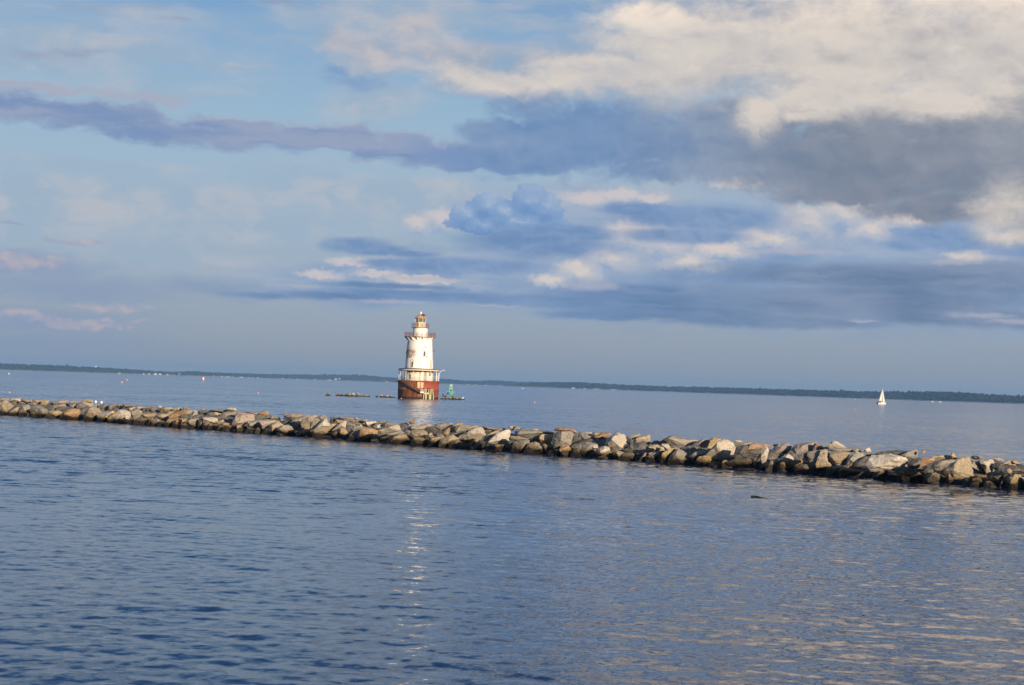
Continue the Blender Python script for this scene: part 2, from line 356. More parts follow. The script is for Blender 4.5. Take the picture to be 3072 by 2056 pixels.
me = bpy.data.meshes.new('water'); me.vertices.add(len(co)); me.vertices.foreach_set('co', co.astype(np.float32).ravel())
me.loops.add(q.size); me.loops.foreach_set('vertex_index', q.astype(np.int32).ravel())
me.polygons.add(len(q)); me.polygons.foreach_set('loop_start', (np.arange(len(q)) * 4).astype(np.int32))
me.polygons.foreach_set('use_smooth', np.ones(len(q), bool)); me.update(calc_edges=True)
water = bpy.data.objects.new('water', me); C.objects.link(water); tag(water, kind='structure')
m, g, b = new_mat('sea_water')
pos = geo_pos(g); wx, wy, wz = g.sep(pos)
far = g.ss(wy, 16.0, 62.0)
gust = g.noise(g.vm('MULTIPLY', pos, (0.012, 0.035, 0)), 1.0, 4, 0.6)
gust2 = g.noise(g.vm('MULTIPLY', pos, (0.05, 0.11, 0)), 1.0, 4, 0.6)
n1 = g.vm('SUBTRACT', g.noise(g.vm('MULTIPLY', pos, (1.1, 1.5, 0)), 1.0, 3, 0.6, color=True), (0.5, 0.5, 0.5))
n2 = g.vm('SUBTRACT', g.noise(g.vm('MULTIPLY', pos, (0.25, 0.5, 0)), 1.0, 3, 0.6, color=True), (0.5, 0.5, 0.5))
n3 = g.vm('SUBTRACT', g.noise(g.vm('MULTIPLY', pos, (5, 7, 0)), 1.0, 2, 0.5, color=True), (0.5, 0.5, 0.5))
amp = g.m('MULTIPLY', far, g.ss(g.m('MULTIPLY_ADD', gust2, 0.5, g.m('MULTIPLY', gust, 0.5)), 0.36, 0.64, 0.40, 0.85))
sl_ = g.vm('ADD', g.scale(n1, amp), g.vm('ADD', g.scale(n2, g.m('MULTIPLY', amp, 0.7)), g.scale(n3, 0.30)))
sx, sy, sz = g.sep(sl_)
sy = g.m('ADD', g.m('MULTIPLY', sy, g.m('SUBTRACT', 1.0, far)), g.m('MULTIPLY', g.m('MULTIPLY', g.m('ABSOLUTE', sy), far), -1.15))   # at a low angle only the near faces of the waves show
ng = g.n.new('ShaderNodeNewGeometry').outputs['Normal']
nn = g.vm('NORMALIZE', g.vm('ADD', ng, g.com(sx, sy, 0.0)))
g.l.new(nn, b.inputs['Normal'])
b.inputs['Base Color'].default_value = (0.004, 0.024, 0.075, 1)
b.inputs['Roughness'].default_value = 0.6; b.inputs['Specular IOR Level'].default_value = 0.0
fr = g.n.new('ShaderNodeFresnel'); fr.inputs['IOR'].default_value = 1.34; g.l.new(nn, fr.inputs['Normal'])
gl = g.n.new('ShaderNodeBsdfGlossy'); gl.inputs['Roughness'].default_value = 0.025; gl.inputs['Color'].default_value = (0.94, 0.97, 1, 1); g.l.new(nn, gl.inputs['Normal'])
mx = g.n.new('ShaderNodeMixShader'); g.l.new(g.m('MULTIPLY_ADD', fr.outputs[0], 1.08, 0.0, clamp=True), mx.inputs[0]); g.l.new(b.outputs[0], mx.inputs[1]); g.l.new(gl.outputs[0], mx.inputs[2])
g.l.new(mx.outputs[0], m.node_tree.nodes['Material Output'].inputs['Surface'])
me.materials.append(m)
# ------------------------------------------------------------------ materials
def sea_zone(g, c, z0=0.25, z1=0.42, dark=(0.018, 0.014, 0.010)):       # wet weed line just above the water
    pz = g.sep(geo_pos(g))[2]
    n = g.noise(geo_pos(g), 2.2, 4, 0.6)
    zz = g.m('MULTIPLY_ADD', g.m('SUBTRACT', n, 0.5), -0.45, pz)
    c = g.mix(g.ss(zz, z1 + 0.12, z1 - 0.04, 0, 0.55), c, (0.17, 0.105, 0.03))
    return g.mix(g.ss(zz, z1, z0, 0, 0.95), c, dark), zz

def rock_mat(name, z0, z1):
  m, g, b = new_mat(name)
  oi = g.n.new('ShaderNodeObjectInfo'); p = obj_pos(g); rv = g.m('MULTIPLY', oi.outputs['Random'], 40.0)
  pr = g.vm('ADD', p, g.com(rv, rv, rv))
  n1 = g.noise(pr, 1.6, 6, 0.62); n2 = g.noise(pr, 9.0, 5, 0.65)
  ang = g.vm('DOT_PRODUCT', pr, g.vm('NORMALIZE', g.com(g.m('SINE', rv), 0.3, g.m('COSINE', rv))))
  vein = g.noise(g.vm('MULTIPLY_ADD', g.com(ang, ang, ang), (5, 5, 5), g.scale(pr, 0.5)), 1.0, 4, 0.6)
  c = oi.outputs['Color']
  c = g.mix(g.ss(n1, 0.35, 0.7, 0, 0.5), c, g.mix(0.5, c, (0.20, 0.19, 0.18)), 'MIX')
  c = g.mix(g.ss(vein, 0.5, 0.75, 0, 0.35), c, (0.44, 0.41, 0.36))
  c = g.mix(g.ss(n1, 0.58, 0.76, 0, 0.30), c, (0.32, 0.20, 0.10))
  c = g.mix(g.ss(n2, 0.53, 0.68, 0, 0.6), c, (0.06, 0.055, 0.05))
  c = g.mix(g.ss(n2, 0.43, 0.31, 0, 0.5), c, (0.50, 0.46, 0.40))
  c, zz = sea_zone(g, c, z0, z1)
  g.put(b.inputs['Base Color'], c); g.put(b.inputs['Roughness'], g.ss(zz, z0, z1, 0.45, 0.88)); b.inputs['Specular IOR Level'].default_value = 0.25
  bump(g, b, g.m('MULTIPLY_ADD', g.noise(pr, 22, 5, 0.7), 0.5, n2), 0.75, 0.06)
rock_mat('rock', 0.17, 0.35); rock_mat('awash_rock', 0.12, 0.32)

m, g, b = new_mat('rubble')
c = g.mix(g.ss(g.noise(obj_pos(g), 1.5, 5, 0.6), 0.35, 0.65), (0.03, 0.028, 0.025), (0.085, 0.075, 0.062))
c, zz = sea_zone(g, c); g.put(b.inputs['Base Color'], c); b.inputs['Roughness'].default_value = 0.9

# white paint of the tower: chalky, with rust where the plates are worn
def tower_paint(name, base, heavy, stain_top=None):
    m, g, b = new_mat(name); p = obj_pos(g); X, Y, Z = g.sep(p)
    n = g.noise(g.vm('MULTIPLY', p, (1, 1, 0.5)), 1.1, 7, 0.68)
    n2 = g.noise(p, 3.2, 6, 0.7)
    ns = g.noise(g.vm('MULTIPLY', p, (2.4, 2.4, 0.12)), 1.0, 4, 0.6)
    c = g.mix(g.ss(ns, 0.52, 0.75, 0, 0.30), base, tuple(v * q for v, q in zip(base, (0.92, 0.80, 0.58))))
    # a worn belt half way up the left side
    belt = g.m('MULTIPLY', g.ss(X, -0.1, -1.3), g.m('MULTIPLY', g.ss(Z, 7.9, 8.6), g.ss(Z, 11.0, 9.6)))
    rim = g.ss(X, -1.9, -2.5)
    t = g.m('MULTIPLY_ADD', belt, heavy * 0.10, g.m('MULTIPLY_ADD', rim, heavy * 0.055, g.m('MULTIPLY_ADD', n2, 0.55, g.m('MULTIPLY', n, 0.45))))
    c = g.mix(g.ss(t, 0.615, 0.665, 0, 0.85), c, (0.17, 0.075, 0.03))
    c = g.mix(g.ss(t, 0.575, 0.615, 0, 0.35), c, (0.50, 0.33, 0.16))
    if stain_top is not None:
        st = g.m('MULTIPLY_ADD', g.ss(Z, stain_top - 1.3, stain_top), 0.36, ns)
        c = g.mix(g.ss(st, 0.66, 0.86, 0, 0.9), c, (0.50, 0.20, 0.035))
        c = g.mix(g.ss(st, 0.84, 0.95, 0, 0.8), c, (0.20, 0.06, 0.02))
    for zs in (8.28, 10.55):                                              # plate seams
        dz = g.m('ABSOLUTE', g.m('SUBTRACT', Z, zs)); c = g.mix(g.ss(dz, 0.05, 0.02, 0, 0.35), c, (0.42, 0.27, 0.14))
    g.put(b.inputs['Base Color'], c); b.inputs['Roughness'].default_value = 0.55
    bump(g, b, n2, 0.2, 0.03)
tower_paint('tower_white', (0.82, 0.79, 0.73), 1.7)
tower_paint('wall_cream', (0.80, 0.73, 0.60), 0.3, 5.85)

m, g, b = new_mat('caisson_iron'); p = obj_pos(g); X, Y, Z = g.sep(p)
n = g.noise(p, 0.7, 6, 0.65); n2 = g.noise(g.vm('MULTIPLY', p, (2.2, 2.2, 0.35)), 1.0, 6, 0.7); n3 = g.noise(p, 4, 5, 0.7)
rust = g.mix(g.ss(n2, 0.38, 0.62), (0.10, 0.030, 0.014), (0.30, 0.105, 0.030))
rust = g.mix(g.ss(n, 0.52, 0.68, 0, 0.7), rust, (0.40, 0.17, 0.05))
rust = g.mix(g.ss(n3, 0.58, 0.7, 0, 0.6), rust, (0.045, 0.020, 0.014))
red = g.mix(g.ss(n, 0.35, 0.65), (0.25, 0.042, 0.022), (0.33, 0.070, 0.035))
red = g.mix(g.ss(n3, 0.6, 0.72, 0, 0.5), red, (0.22, 0.06, 0.03))
mk = g.m('MULTIPLY', g.ss(g.m('MULTIPLY_ADD', g.m('SUBTRACT', n, 0.5), 0.7, X), 0.55, 0.8), g.ss(g.m('MULTIPLY_ADD', g.m('SUBTRACT', n3, 0.5), 0.15, Z), 1.72, 1.80))
c = g.mix(mk, rust, red)
low = g.m('MULTIPLY', g.ss(X, 0.4, 1.2), g.ss(Z, 1.85, 1.7)); c = g.mix(g.m('MULTIPLY', low, 0.55), c, (0.30, 0.07, 0.032))
sm = g.m('ABSOLUTE', g.m('SUBTRACT', Z, 1.78)); c = g.mix(g.ss(sm, 0.06, 0.03, 0, 0.7), c, (0.06, 0.022, 0.012))
c = g.mix(g.ss(Z, 3.56, 3.64, 0, 0.5), c, (0.12, 0.05, 0.03))
c = g.mix(g.ss(g.m('MULTIPLY_ADD', g.m('SUBTRACT', n3, 0.5), 0.4, Z), 0.42, 0.2, 0, 0.95), c, (0.016, 0.013, 0.012))
g.put(b.inputs['Base Color'], c); b.inputs['Roughness'].default_value = 0.75; bump(g, b, n3, 0.35, 0.05)

paint('rust_iron', (0.30, 0.10, 0.055), 0.75, 0.35, 4, rust=0.5)
paint('dark_rust', (0.085, 0.035, 0.02), 0.8, 0.35, 3)
paint('white_rail', (0.74, 0.73, 0.74), 0.5, 0.1, 5, rust=0.12)
paint('deck_edge', (0.42, 0.27, 0.15), 0.7, 0.4, 3, rust=0.6)
paint('canopy_fascia', (0.72, 0.58, 0.42), 0.6, 0.2, 3, rust=0.2)
paint('canopy_top', (0.10, 0.085, 0.075), 0.7, 0.3, 3)
paint('lantern_tan', (0.72, 0.60, 0.42), 0.6, 0.2, 3, rust=0.25, rustcol=(0.34, 0.13, 0.04))
paint('lantern_roof', (0.55, 0.36, 0.20), 0.6, 0.3, 2.5, rust=0.55, rustcol=(0.40, 0.09, 0.04))
paint('finial_white', (0.82, 0.80, 0.76), 0.4, 0.05)
paint('door_green', (0.30, 0.33, 0.25), 0.6, 0.25, 4, rust=0.15)
paint('dark_hollow', (0.030, 0.022, 0.016), 0.6, 0.3, 3)
paint('frame_cream', (0.66, 0.52, 0.34), 0.6, 0.25, 5, rust=0.35)
paint('timber_green', (0.50, 0.46, 0.27), 0.85, 0.3, 3, rust=0.15, rustcol=(0.20, 0.16, 0.05))
paint('faded_plate', (0.66, 0.42, 0.22), 0.7, 0.3, 2.5, rust=0.25, rustcol=(0.42, 0.14, 0.05))
paint('white_plain', (0.80, 0.79, 0.76), 0.45, 0.08)
paint('buoy_green', (0.02, 0.36, 0.16), 0.45, 0.25, 4)
paint('buoy_pale', (0.36, 0.60, 0.42), 0.5, 0.2, 5)
paint('buoy_dark', (0.03, 0.05, 0.04), 0.6, 0.2)
paint('buoy_red', (0.62, 0.05, 0.03), 0.45, 0.15)
paint('buoy_pink', (0.75, 0.34, 0.26), 0.45, 0.15)
paint('sail_cloth', (0.66, 0.63, 0.57), 0.8, 0.05, 2)
paint('hull_white', (0.80, 0.77, 0.68), 0.35, 0.05, 2)
paint('navy_canvas', (0.03, 0.035, 0.05), 0.7, 0.2)
paint('spar', (0.62, 0.60, 0.56), 0.4, 0.1)
paint('teak', (0.24, 0.19, 0.08), 0.6, 0.2)
paint('bird_black', (0.018, 0.018, 0.02), 0.7, 0.3)
paint('driftwood', (0.035, 0.03, 0.028), 0.8, 0.3)
paint('yellow_plastic', (0.70, 0.45, 0.02), 0.5, 0.15)
paint('orange_wood', (0.50, 0.20, 0.07), 0.7, 0.3)
paint('nest_brown', (0.12, 0.055, 0.03), 0.9, 0.5, 8)
m, g, b = new_mat('lantern_glass'); b.inputs['Base Color'].default_value = (0.10, 0.13, 0.14, 1); b.inputs['Roughness'].default_value = 0.08
b.inputs['Metallic'].default_value = 0.0; b.inputs['Specular IOR Level'].default_value = 0.9

# ------------------------------------------------------------------ far shore
def interp(tab, x): return float(np.interp(x, [t[0] for t in tab], [t[1] for t in tab]))
HLEFT = [(-400, 19), (0, 19), (150, 20), (300, 17.5), (350, 16), (400, 15), (480, 11.5), (520, 11), (580, 15.5), (640, 13), (700, 13), (800, 13.4), (900, 15.7), (1000, 19), (1090, 20.5), (1170, 15), (1330, 17), (1400, 13), (1500, 17), (1560, 15), (1700, 18), (1800, 16), (1850, 15)]
HRIGHT = [(1515, 2), (1535, 7), (1570, 11), (1640, 16), (1720, 21), (1850, 18.7), (2000, 17), (2100, 19), (2540, 22), (2600, 22), (2700, 26), (2800, 29), (2900, 29), (2960, 26), (3072, 24), (3500, 24)]
DLEFT = [(-400, 4100), (300, 4300), (700, 5000), (1000, 5300), (1900, 5500)]
DRIGHT = [(1515, 4250), (2000, 3800), (2600, 3150), (3072, 2800), (3500, 2700)]
def hdir(px):                                 # level direction of a photo column on the shoreline
    d = ray(px, 1109.5 + px * 0.0334); h = math.hypot(d.x, d.y); return Vector((d.x / h, d.y / h, 0))
m, g, b = new_mat('shore_ground'); pz = g.sep(geo_pos(g))[2]
n = g.noise(geo_pos(g), 0.03, 5, 0.6)
c = g.mix(g.ss(g.m('MULTIPLY_ADD', n, 1.6, pz), 2.1, 2.9), (0.34, 0.28, 0.20), (0.018, 0.030, 0.015)); g.put(b.inputs['Base Color'], c); b.inputs['Roughness'].default_value = 0.95
m, g, b = new_mat('far_leaves'); n = g.noise(geo_pos(g), 0.05, 4, 0.6); n2 = g.noise(geo_pos(g), 0.4, 3, 0.6)
c = g.mix(g.ss(g.m('MULTIPLY_ADD', n2, 0.4, g.m('MULTIPLY', n, 0.6)), 0.4, 0.62), (0.010, 0.017, 0.015), (0.022, 0.029, 0.022)); g.put(b.inputs['Base Color'], c); b.inputs['Roughness'].default_value = 0.9
b.inputs['Specular IOR Level'].default_value = 0.1
_bm = bmesh.new(); bmesh.ops.create_icosphere(_bm, subdivisions=2, radius=1.0)
ICO_V = np.array([v.co[:] for v in _bm.verts]); ICO_F = np.array([[v.index for v in f.verts] for f in _bm.faces]); _bm.free()

def land(x0, x1, Dt, Ht, seed):
    rg = np.random.default_rng(seed); mb = MB(); cols = list(range(x0, x1 + 1, 12)); prof = [(-14, -1.2, 0), (0, 0.25, 0), (9, 1.1, 0.0), (20, 1.4, .22), (45, 1.5, .55), (140, 1.5, .66), (420, 2, .62), (900, 2, .4)]
    vs = []
    for px in cols:
        D = interp(Dt, px); hm = interp(Ht, px) * D / F; u = hdir(px); wob = 10 * mnoise.noise(Vector((px * 0.011, seed, 0))) + 5 * mnoise.noise(Vector((px * 0.05, seed, 3)))
        for (o, z, k) in prof:
            q = u * (D + o + wob); vs.append((q.x, q.y, z + k * hm * (1 + 0.15 * mnoise.noise(Vector((px * 0.03, o * 0.02, seed))))))
    n = len(prof); fs = [(i * n + k, (i + 1) * n + k, (i + 1) * n + k + 1, i * n + k + 1) for i in range(len(cols) - 1) for k in range(n - 1)]
    mb.add(vs, fs, True)
    tag(mb.build('shore', 'shore_ground'), kind='structure')
    V, Fc, k = [], [], 0
    px = float(x0)
    while px < x1:
        D = interp(Dt, px); hm = interp(Ht, px) * D / F; u = hdir(px)
        wob = 10 * mnoise.noise(Vector((px * 0.011, seed, 0)))
        for row, (o, kh) in enumerate(((20, .42), (30, .60), (46, .78), (66, .90), (95, .97), (130, 1.0))):
            if rg.random() < 0.12: continue
            r = rg.uniform(2.6, 4.6) * (0.75 if hm < 9 else 1); top = hm * kh * rg.uniform(0.93, 1.04) * (1.0 + (0.13 if rg.random() < 0.025 else 0))
            top = max(top, 3.0); r = min(r, top * 0.6)
            q = u * (D + o + wob + rg.uniform(-8, 8)); lat = Vector((u.y, -u.x, 0)) * rg.uniform(-4, 4)
            v = ICO_V * (1 + 0.22 * rg.standard_normal((len(ICO_V), 1))) * np.array([r, r, r * rg.uniform(0.75, 1.05)])
            V.append(v + np.array([q.x + lat.x, q.y + lat.y, top - r * 0.9])); Fc.append(ICO_F + k * len(ICO_V)); k += 1
        px += 4.8 * F / D * rg.uniform(0.7, 1.25)
    V = np.concatenate(V); Fc = np.concatenate(Fc)
    me = bpy.data.meshes.new('woods'); me.from_pydata(V.tolist(), [], Fc.tolist()); me.materials.append(MATS['far_leaves'])
    o = bpy.data.objects.new('woods', me); C.objects.link(o); tag(o, kind='stuff')
land(-420, 1850, DLEFT, HLEFT, 3)
land(1515, 3500, DRIGHT, HRIGHT, 5)

# the bare sandy bluff behind the sailboat
m, g, b = new_mat('bluff_sand'); n = g.noise(geo_pos(g), 0.09, 5, 0.65); c = g.mix(g.ss(n, 0.4, 0.62), (0.10, 0.07, 0.05), (0.36, 0.23, 0.14)); g.put(b.inputs['Base Color'], c); b.inputs['Roughness'].default_value = 0.95
mb = MB(); cols = list(range(2558, 2740, 3)); vs = []; BH = [(2558, 0.2), (2572, 2.5), (2590, 6.5), (2612, 3.2), (2626, 5.5), (2640, 8.2), (2655, 7.5), (2672, 8.2), (2690, 7.0), (2715, 6.2), (2730, 3.5), (2740, 0.2)]
for px in cols:
    D = interp(DRIGHT, px); hh = interp(BH, px) * 0.72 * (1 + 0.25 * mnoise.noise(Vector((px * 0.2, 0, 0)))); u = hdir(px)
    for o, k in ((4, -0.1), (7, .25), (12, .62), (17, .95), (24, 1.0), (34, 0.6)):
        q = u * (D + o + 4 * mnoise.noise(Vector((px * 0.12, o * 0.2, 2)))); vs.append((q.x, q.y, 0.4 + hh * k))
mb.add(vs, [(i * 6 + k, (i + 1) * 6 + k, (i + 1) * 6 + k + 1, i * 6 + k + 1) for i in range(len(cols) - 1) for k in range(5)], True)
tag(mb.build('sand_bluff', 'bluff_sand'), kind='structure')

# houses along the far shore
paint('house_white', (0.50, 0.47, 0.42), 0.6, 0.05); paint('house_cream', (0.50, 0.43, 0.31), 0.6, 0.08); paint('house_tan', (0.52, 0.34, 0.22), 0.7, 0.1); paint('house_grey', (0.42, 0.40, 0.38), 0.7, 0.1)
paint('house_roof', (0.16, 0.14, 0.13), 0.8, 0.2); paint('house_window', (0.05, 0.06, 0.07), 0.2, 0.1)
HOUSES = [(357, 1119.4, 11, 3.2, 'house_tan', 'low tan house at the water in front of the left hand woods'), (431, 1121.2, 7, 2.6, 'house_grey', 'grey cottage at the left end of the row of shore houses'), (447, 1121.4, 8, 3, 'house_tan', 'brown cottage between the grey cottage and the large white house'),
 (466, 1121.3, 11, 4, 'house_white', 'large white house on the wooded shore left of the bright cream house'), (480, 1122, 8, 3, 'house_white', 'white house touching the right side of the large white house'), (501, 1124.2, 11, 4.4, 'house_cream', 'brightest cream house, low at the water left of the red buoy'),
 (518, 1126.4, 6, 2, 'house_tan', 'little brown shore house just right of the bright cream house'), (539, 1121.6, 9, 3, 'house_white', 'white house set up among the trees right of the cream house'), (596, 1122.3, 5, 4, 'house_cream', 'narrow cream house alone in the trees left above the red buoy'),
 (640, 1127.4, 4, 2, 'house_grey', 'tiny grey house in the woods just right of the red buoy'), (666, 1131.4, 7, 2.8, 'house_white', 'first white house at the water right of the red buoy'), (682, 1131.2, 15, 2.6, 'house_white', 'long white house, second right of the red buoy'), (697, 1132, 7, 2.6, 'house_tan', 'tan house between the long white house and the pale broad one'),
 (723, 1133.3, 13, 3.4, 'house_cream', 'broad pale house at the water, middle of the shore row'), (747, 1134.6, 7, 2.6, 'house_tan', 'tan shore house just right of the broad pale house'), (758, 1134.4, 5, 2.4, 'house_grey', 'grey shore house, second right of the broad pale house'), (773, 1135, 8, 2.4, 'house_tan', 'tan shore house, third right of the broad pale house'),
 (849, 1138.2, 8, 2.4, 'house_cream', 'cream house alone on the open beach stretch mid shore'), (893, 1139.4, 8, 2.2, 'house_grey', 'grey beach house halfway between cream beach house and hill houses'), (944, 1141, 6, 2.4, 'house_white', 'white beach house left of the long tan house under the hill'), (988, 1142.2, 13, 3.6, 'house_tan', 'long tan house on the beach below the hill left of the lighthouse'),
 (1007, 1137, 9, 2.8, 'house_white', 'white house on the hillside above the long tan beach house'), (1018, 1135.4, 5, 2.6, 'house_cream', 'small cream house highest on the hillside left of the lighthouse'), (1046, 1144.2, 6, 2, 'house_cream', 'cream beach house right of the long tan house below the hill'), (1153, 1141.2, 3, 2, 'house_grey', 'tiny grey house in the woods close left of the lighthouse'), (1161, 1147.4, 5, 4.4, 'house_white', 'bright white boathouse at the water close left of the lighthouse'),
 (1404, 1155.6, 8, 3, 'house_cream', 'cream house at the water right of the green buoy'), (1427, 1156.6, 6, 2, 'house_tan', 'tan house just right of the cream house near the green buoy'), (1458, 1157.4, 9, 2.2, 'house_tan', 'wide tan house midway between green buoy and the headland'), (1497, 1158.2, 6, 2.2, 'house_grey', 'grey house nearest the tip of the dark headland'),
 (1720, 1166.6, 10, 4, 'house_white', 'white house at the water on the dark headland'), (1753, 1167.6, 9, 3, 'house_cream', 'cream house right of the white house on the headland'), (1792, 1169.2, 24, 2.6, 'house_tan', 'very long low tan building at the water on the headland'), (1840, 1171, 16, 2.2, 'house_grey', 'long grey shed right of the long tan building on the headland')]
for (px, py, wpx, hpx, mat, lab) in HOUSES:
    right = px > 1515; D = interp(DRIGHT if right else DLEFT, px); u = hdir(px); shore_y = 1109.5 + px * 0.0334
    up = max(0.0, shore_y - py - hpx / 2) * D / F
    Dh = D + (6 if up < 3 else 18); q = u * Dh; wm, hm = wpx * 0.85 * D / F, hpx * 0.8 * D / F; z0 = 0.9 + up * 0.9
    e = empty('house', (q.x, q.y, z0), -math.atan2(q.x, q.y)); tag(e, lab, 'house', 'houses along the far shore')
    hw = hm * 0.66; dd = min(wm, 8.0); mb = MB(); mb.box((0, 0, hw / 2 - 1.2), (wm, dd, hw + 2.4)); mb.build('wall', mat, e)
    mb = MB(); a, c2, t = wm / 2 + 0.35, dd / 2 + 0.35, hm
    mb.add([(-a, -c2, hw), (a, -c2, hw), (a, c2, hw), (-a, c2, hw), (-a * .96, 0, t), (a * .96, 0, t)], [(0, 1, 5, 4), (2, 3, 4, 5), (0, 4, 3), (1, 2, 5), (0, 3, 2, 1)]); mb.build('roof', 'house_roof' if mat != 'house_white' or px % 2 else 'house_grey', e)
    for k in range(max(1, min(4, int(wm / 4)))):
        xx = (k + 0.5) / max(1, min(4, int(wm / 4))) * wm - wm / 2
        mb = MB(); mb.box((xx, -dd / 2 - 0.03, hw * 0.55), (1.0, 0.06, min(1.2, hw * 0.5))); mb.build('window', 'house_window', e)
D = 4320; q = hdir(287) * (D + 160); e = empty('water_tower', (q.x, q.y, 8)); tag(e, 'tiny white water tower standing above the woods far left', 'water tower')
mb = MB(); mb.lathe([(0.1, 8.2), (1.5, 8.4), (2.0, 9.5), (1.9, 11), (1.2, 12.2), (0.1, 12.8)], 16); mb.build('tank', 'white_plain', e)
for k in range(4):
    t = math.pi / 4 + k * math.pi / 2; mb = MB(); mb.bar((1.9 * math.cos(t), 1.9 * math.sin(t), -2), (1.5 * math.cos(t), 1.5 * math.sin(t), 9), 0.18); mb.build('leg', 'white_plain', e)

# ------------------------------------------------------------------ haze over the sound
m = bpy.data.materials.new('air'); m.use_nodes = True; nt = m.node_tree; nt.nodes.clear()
o_ = nt.nodes.new('ShaderNodeOutputMaterial'); pv = nt.nodes.new('ShaderNodeVolumePrincipled')
pv.inputs['Color'].default_value = (0.28, 0.55, 0.95, 1); pv.inputs['Density'].default_value = 1.3e-4; pv.inputs['Anisotropy'].default_value = 0.0
nt.links.new(pv.outputs[0], o_.inputs['Volume']); MATS['air'] = m
mb = MB(); mb.box((0, 2900, 21), (7000, 7200, 48)); tag(mb.build('haze', 'air'), kind='stuff')
# ------------------------------------------------------------------ lighthouse
base = water_pt(1254, 1195.6); LD = math.hypot(base.x, base.y)
LH = empty('lighthouse', (base.x, base.y, 0), -math.atan2(base.x, base.y))
tag(LH, 'weathered white iron lighthouse on a rusty red caisson with ringed galleries', 'lighthouse')
mb = MB(); mb.lathe([(4.20, -1.5), (4.22, 1.70), (4.27, 1.72), (4.27, 1.82), (4.22, 1.84), (4.24, 3.45), (4.32, 3.50), (4.32, 3.68)], 96); caisson = mb.build('caisson', 'caisson_iron', LH)
for (xa, xb, z0, z1) in ((-0.23, 0.35, 2.15, 3.42), (0.47, 1.02, 2.15, 3.35)):
    mb = MB(); shell(mb, math.asin(xa / 4.25), math.asin(xb / 4.25), z0, z1, 4.235, 4.235, 0.02); mb.build('faded_panel', 'faded_plate', caisson)
# veranda storey
mb = MB(); mb.lathe([(2.99, 3.68), (2.97, 5.95)], 72, cap=False); wall = mb.build('veranda_wall', 'wall_cream', LH)
for a in (-0.62, -0.30, 0.05, 0.12, 0.80):
    mb = MB(); mb.bar((2.99 * math.sin(a), -2.99 * math.cos(a), 3.7), (2.98 * math.sin(a), -2.98 * math.cos(a), 5.8), 0.025, 6); mb.build('plate_seam', 'deck_edge', wall)
for k in range(2):
    mb = MB(); a0 = 0.33 + k * 0.13; shell(mb, a0, a0 + 0.122, 3.70, 5.62, 2.975, 2.97, 0.05); mb.build('door', 'door_green', wall)
mb = MB(); shell(mb, 0.80, 1.02, 4.7, 5.6, 2.98, 2.97, 0.03); mb.build('rust_plate', 'rust_iron', wall)
mb = MB(); shell(mb, -0.68, -0.58, 4.0, 4.72, 2.98, 2.975, 0.04); sw = mb.build('window', 'dark_hollow', wall)
mb = MB(); shell(mb, -0.73, -0.54, 4.74, 4.86, 2.98, 2.975, 0.10); mb.build('window_hood', 'deck_edge', sw)
mb = MB(); mb.lathe([(2.6, 5.86), (4.22, 5.70), (4.22, 5.98), (4.16, 5.99), (2.6, 6.02)], 72, cap=False); roof = mb.build('veranda_roof', 'canopy_fascia', LH)
mb = MB(); mb.lathe([(4.27, 5.985), (4.27, 6.03), (2.85, 6.22)], 72, cap=False); mb.build('roof_sheet', 'canopy_top', roof)
NP = 14
for k in range(NP):
    t = 2 * math.pi * (k + 0.42) / NP; xx, yy = 4.08 * math.sin(t), -4.08 * math.cos(t)
    mb = MB(); mb.bar((xx, yy, 3.66), (xx, yy, 5.8), 0.06 if abs(math.sin(t)) > 0.55 else 0.035, 8); mb.build('post', 'white_rail', LH)
mb = MB()
for zz in (3.92, 4.12, 4.34, 4.58): mb.ring(4.12, zz, 0.022, 56)
mb.build('veranda_railing', 'white_rail', LH)
for a0, a1 in ((1.12, 1.62),):
    mb = MB()
    for zz in (3.92, 4.14, 4.36, 4.60): shell(mb, a0, a1, zz - 0.055, zz + 0.055, 4.15, 4.15, 0.03, 8)
    mb.build('rail_board', 'white_rail', LH)
# tower
mb = MB(); mb.lathe([(2.93, 5.95), (2.80, 8.15), (2.78, 8.16), (2.66, 10.3), (2.55, 11.9), (2.56, 12.25), (2.66, 12.42), (2.9, 12.62)], 80, cap=False); tower = mb.build('tower', 'tower_white', LH)
def tower_r(z): return float(np.interp(z, [5.95, 8.15, 10.3, 11.9], [2.93, 2.80, 2.66, 2.55]))
def tower_window(x, z, hw, hh, blank=False):
    rr = tower_r(z); a = math.asin(x / rr); da = hw / rr
    mb = MB(); r_lo, r_hi = tower_r(z - hh), tower_r(z + hh)
    for (p0, p1, q0, q1) in ((a - da * 1.7, a - da, z - hh - .12, z + hh + .05), (a + da, a + da * 1.7, z - hh - .12, z + hh + .05), (a - da, a + da, z - hh - .14, z - hh), (a - da, a + da, z + hh, z + hh + .10)):
        shell(mb, p0, p1, q0, q1, tower_r(q0) - 0.02, tower_r(q1) - 0.02, 0.10)
    fr = mb.build('window', 'frame_cream', tower)
    mb = MB(); shell(mb, a - da, a + da, z - hh, z + hh, r_lo - 0.02, r_hi - 0.02, 0.04); mb.build('pane', 'frame_cream' if blank else 'dark_hollow', fr)
    mb = MB()
    for k in range(7):                                                     # arched hood of the window
        t0, t1 = math.pi * k / 7, math.pi * (k + 1) / 7
        def hp(t): aa = a - math.cos(t) * da * 2.3; zz = z + hh + 0.12 + math.sin(t) * 0.34; r2 = tower_r(zz) + 0.06; return (r2 * math.sin(aa), -r2 * math.cos(aa), zz)
        mb.bar(hp(t0), hp(t1), 0.055, 6)
    mb.build('hood', 'frame_cream', fr)
tower_window(-1.42, 7.0, 0.16, 0.52); tower_window(1.00, 9.25, 0.16, 0.46); tower_window(2.38, 6.95, 0.13, 0.46, True)
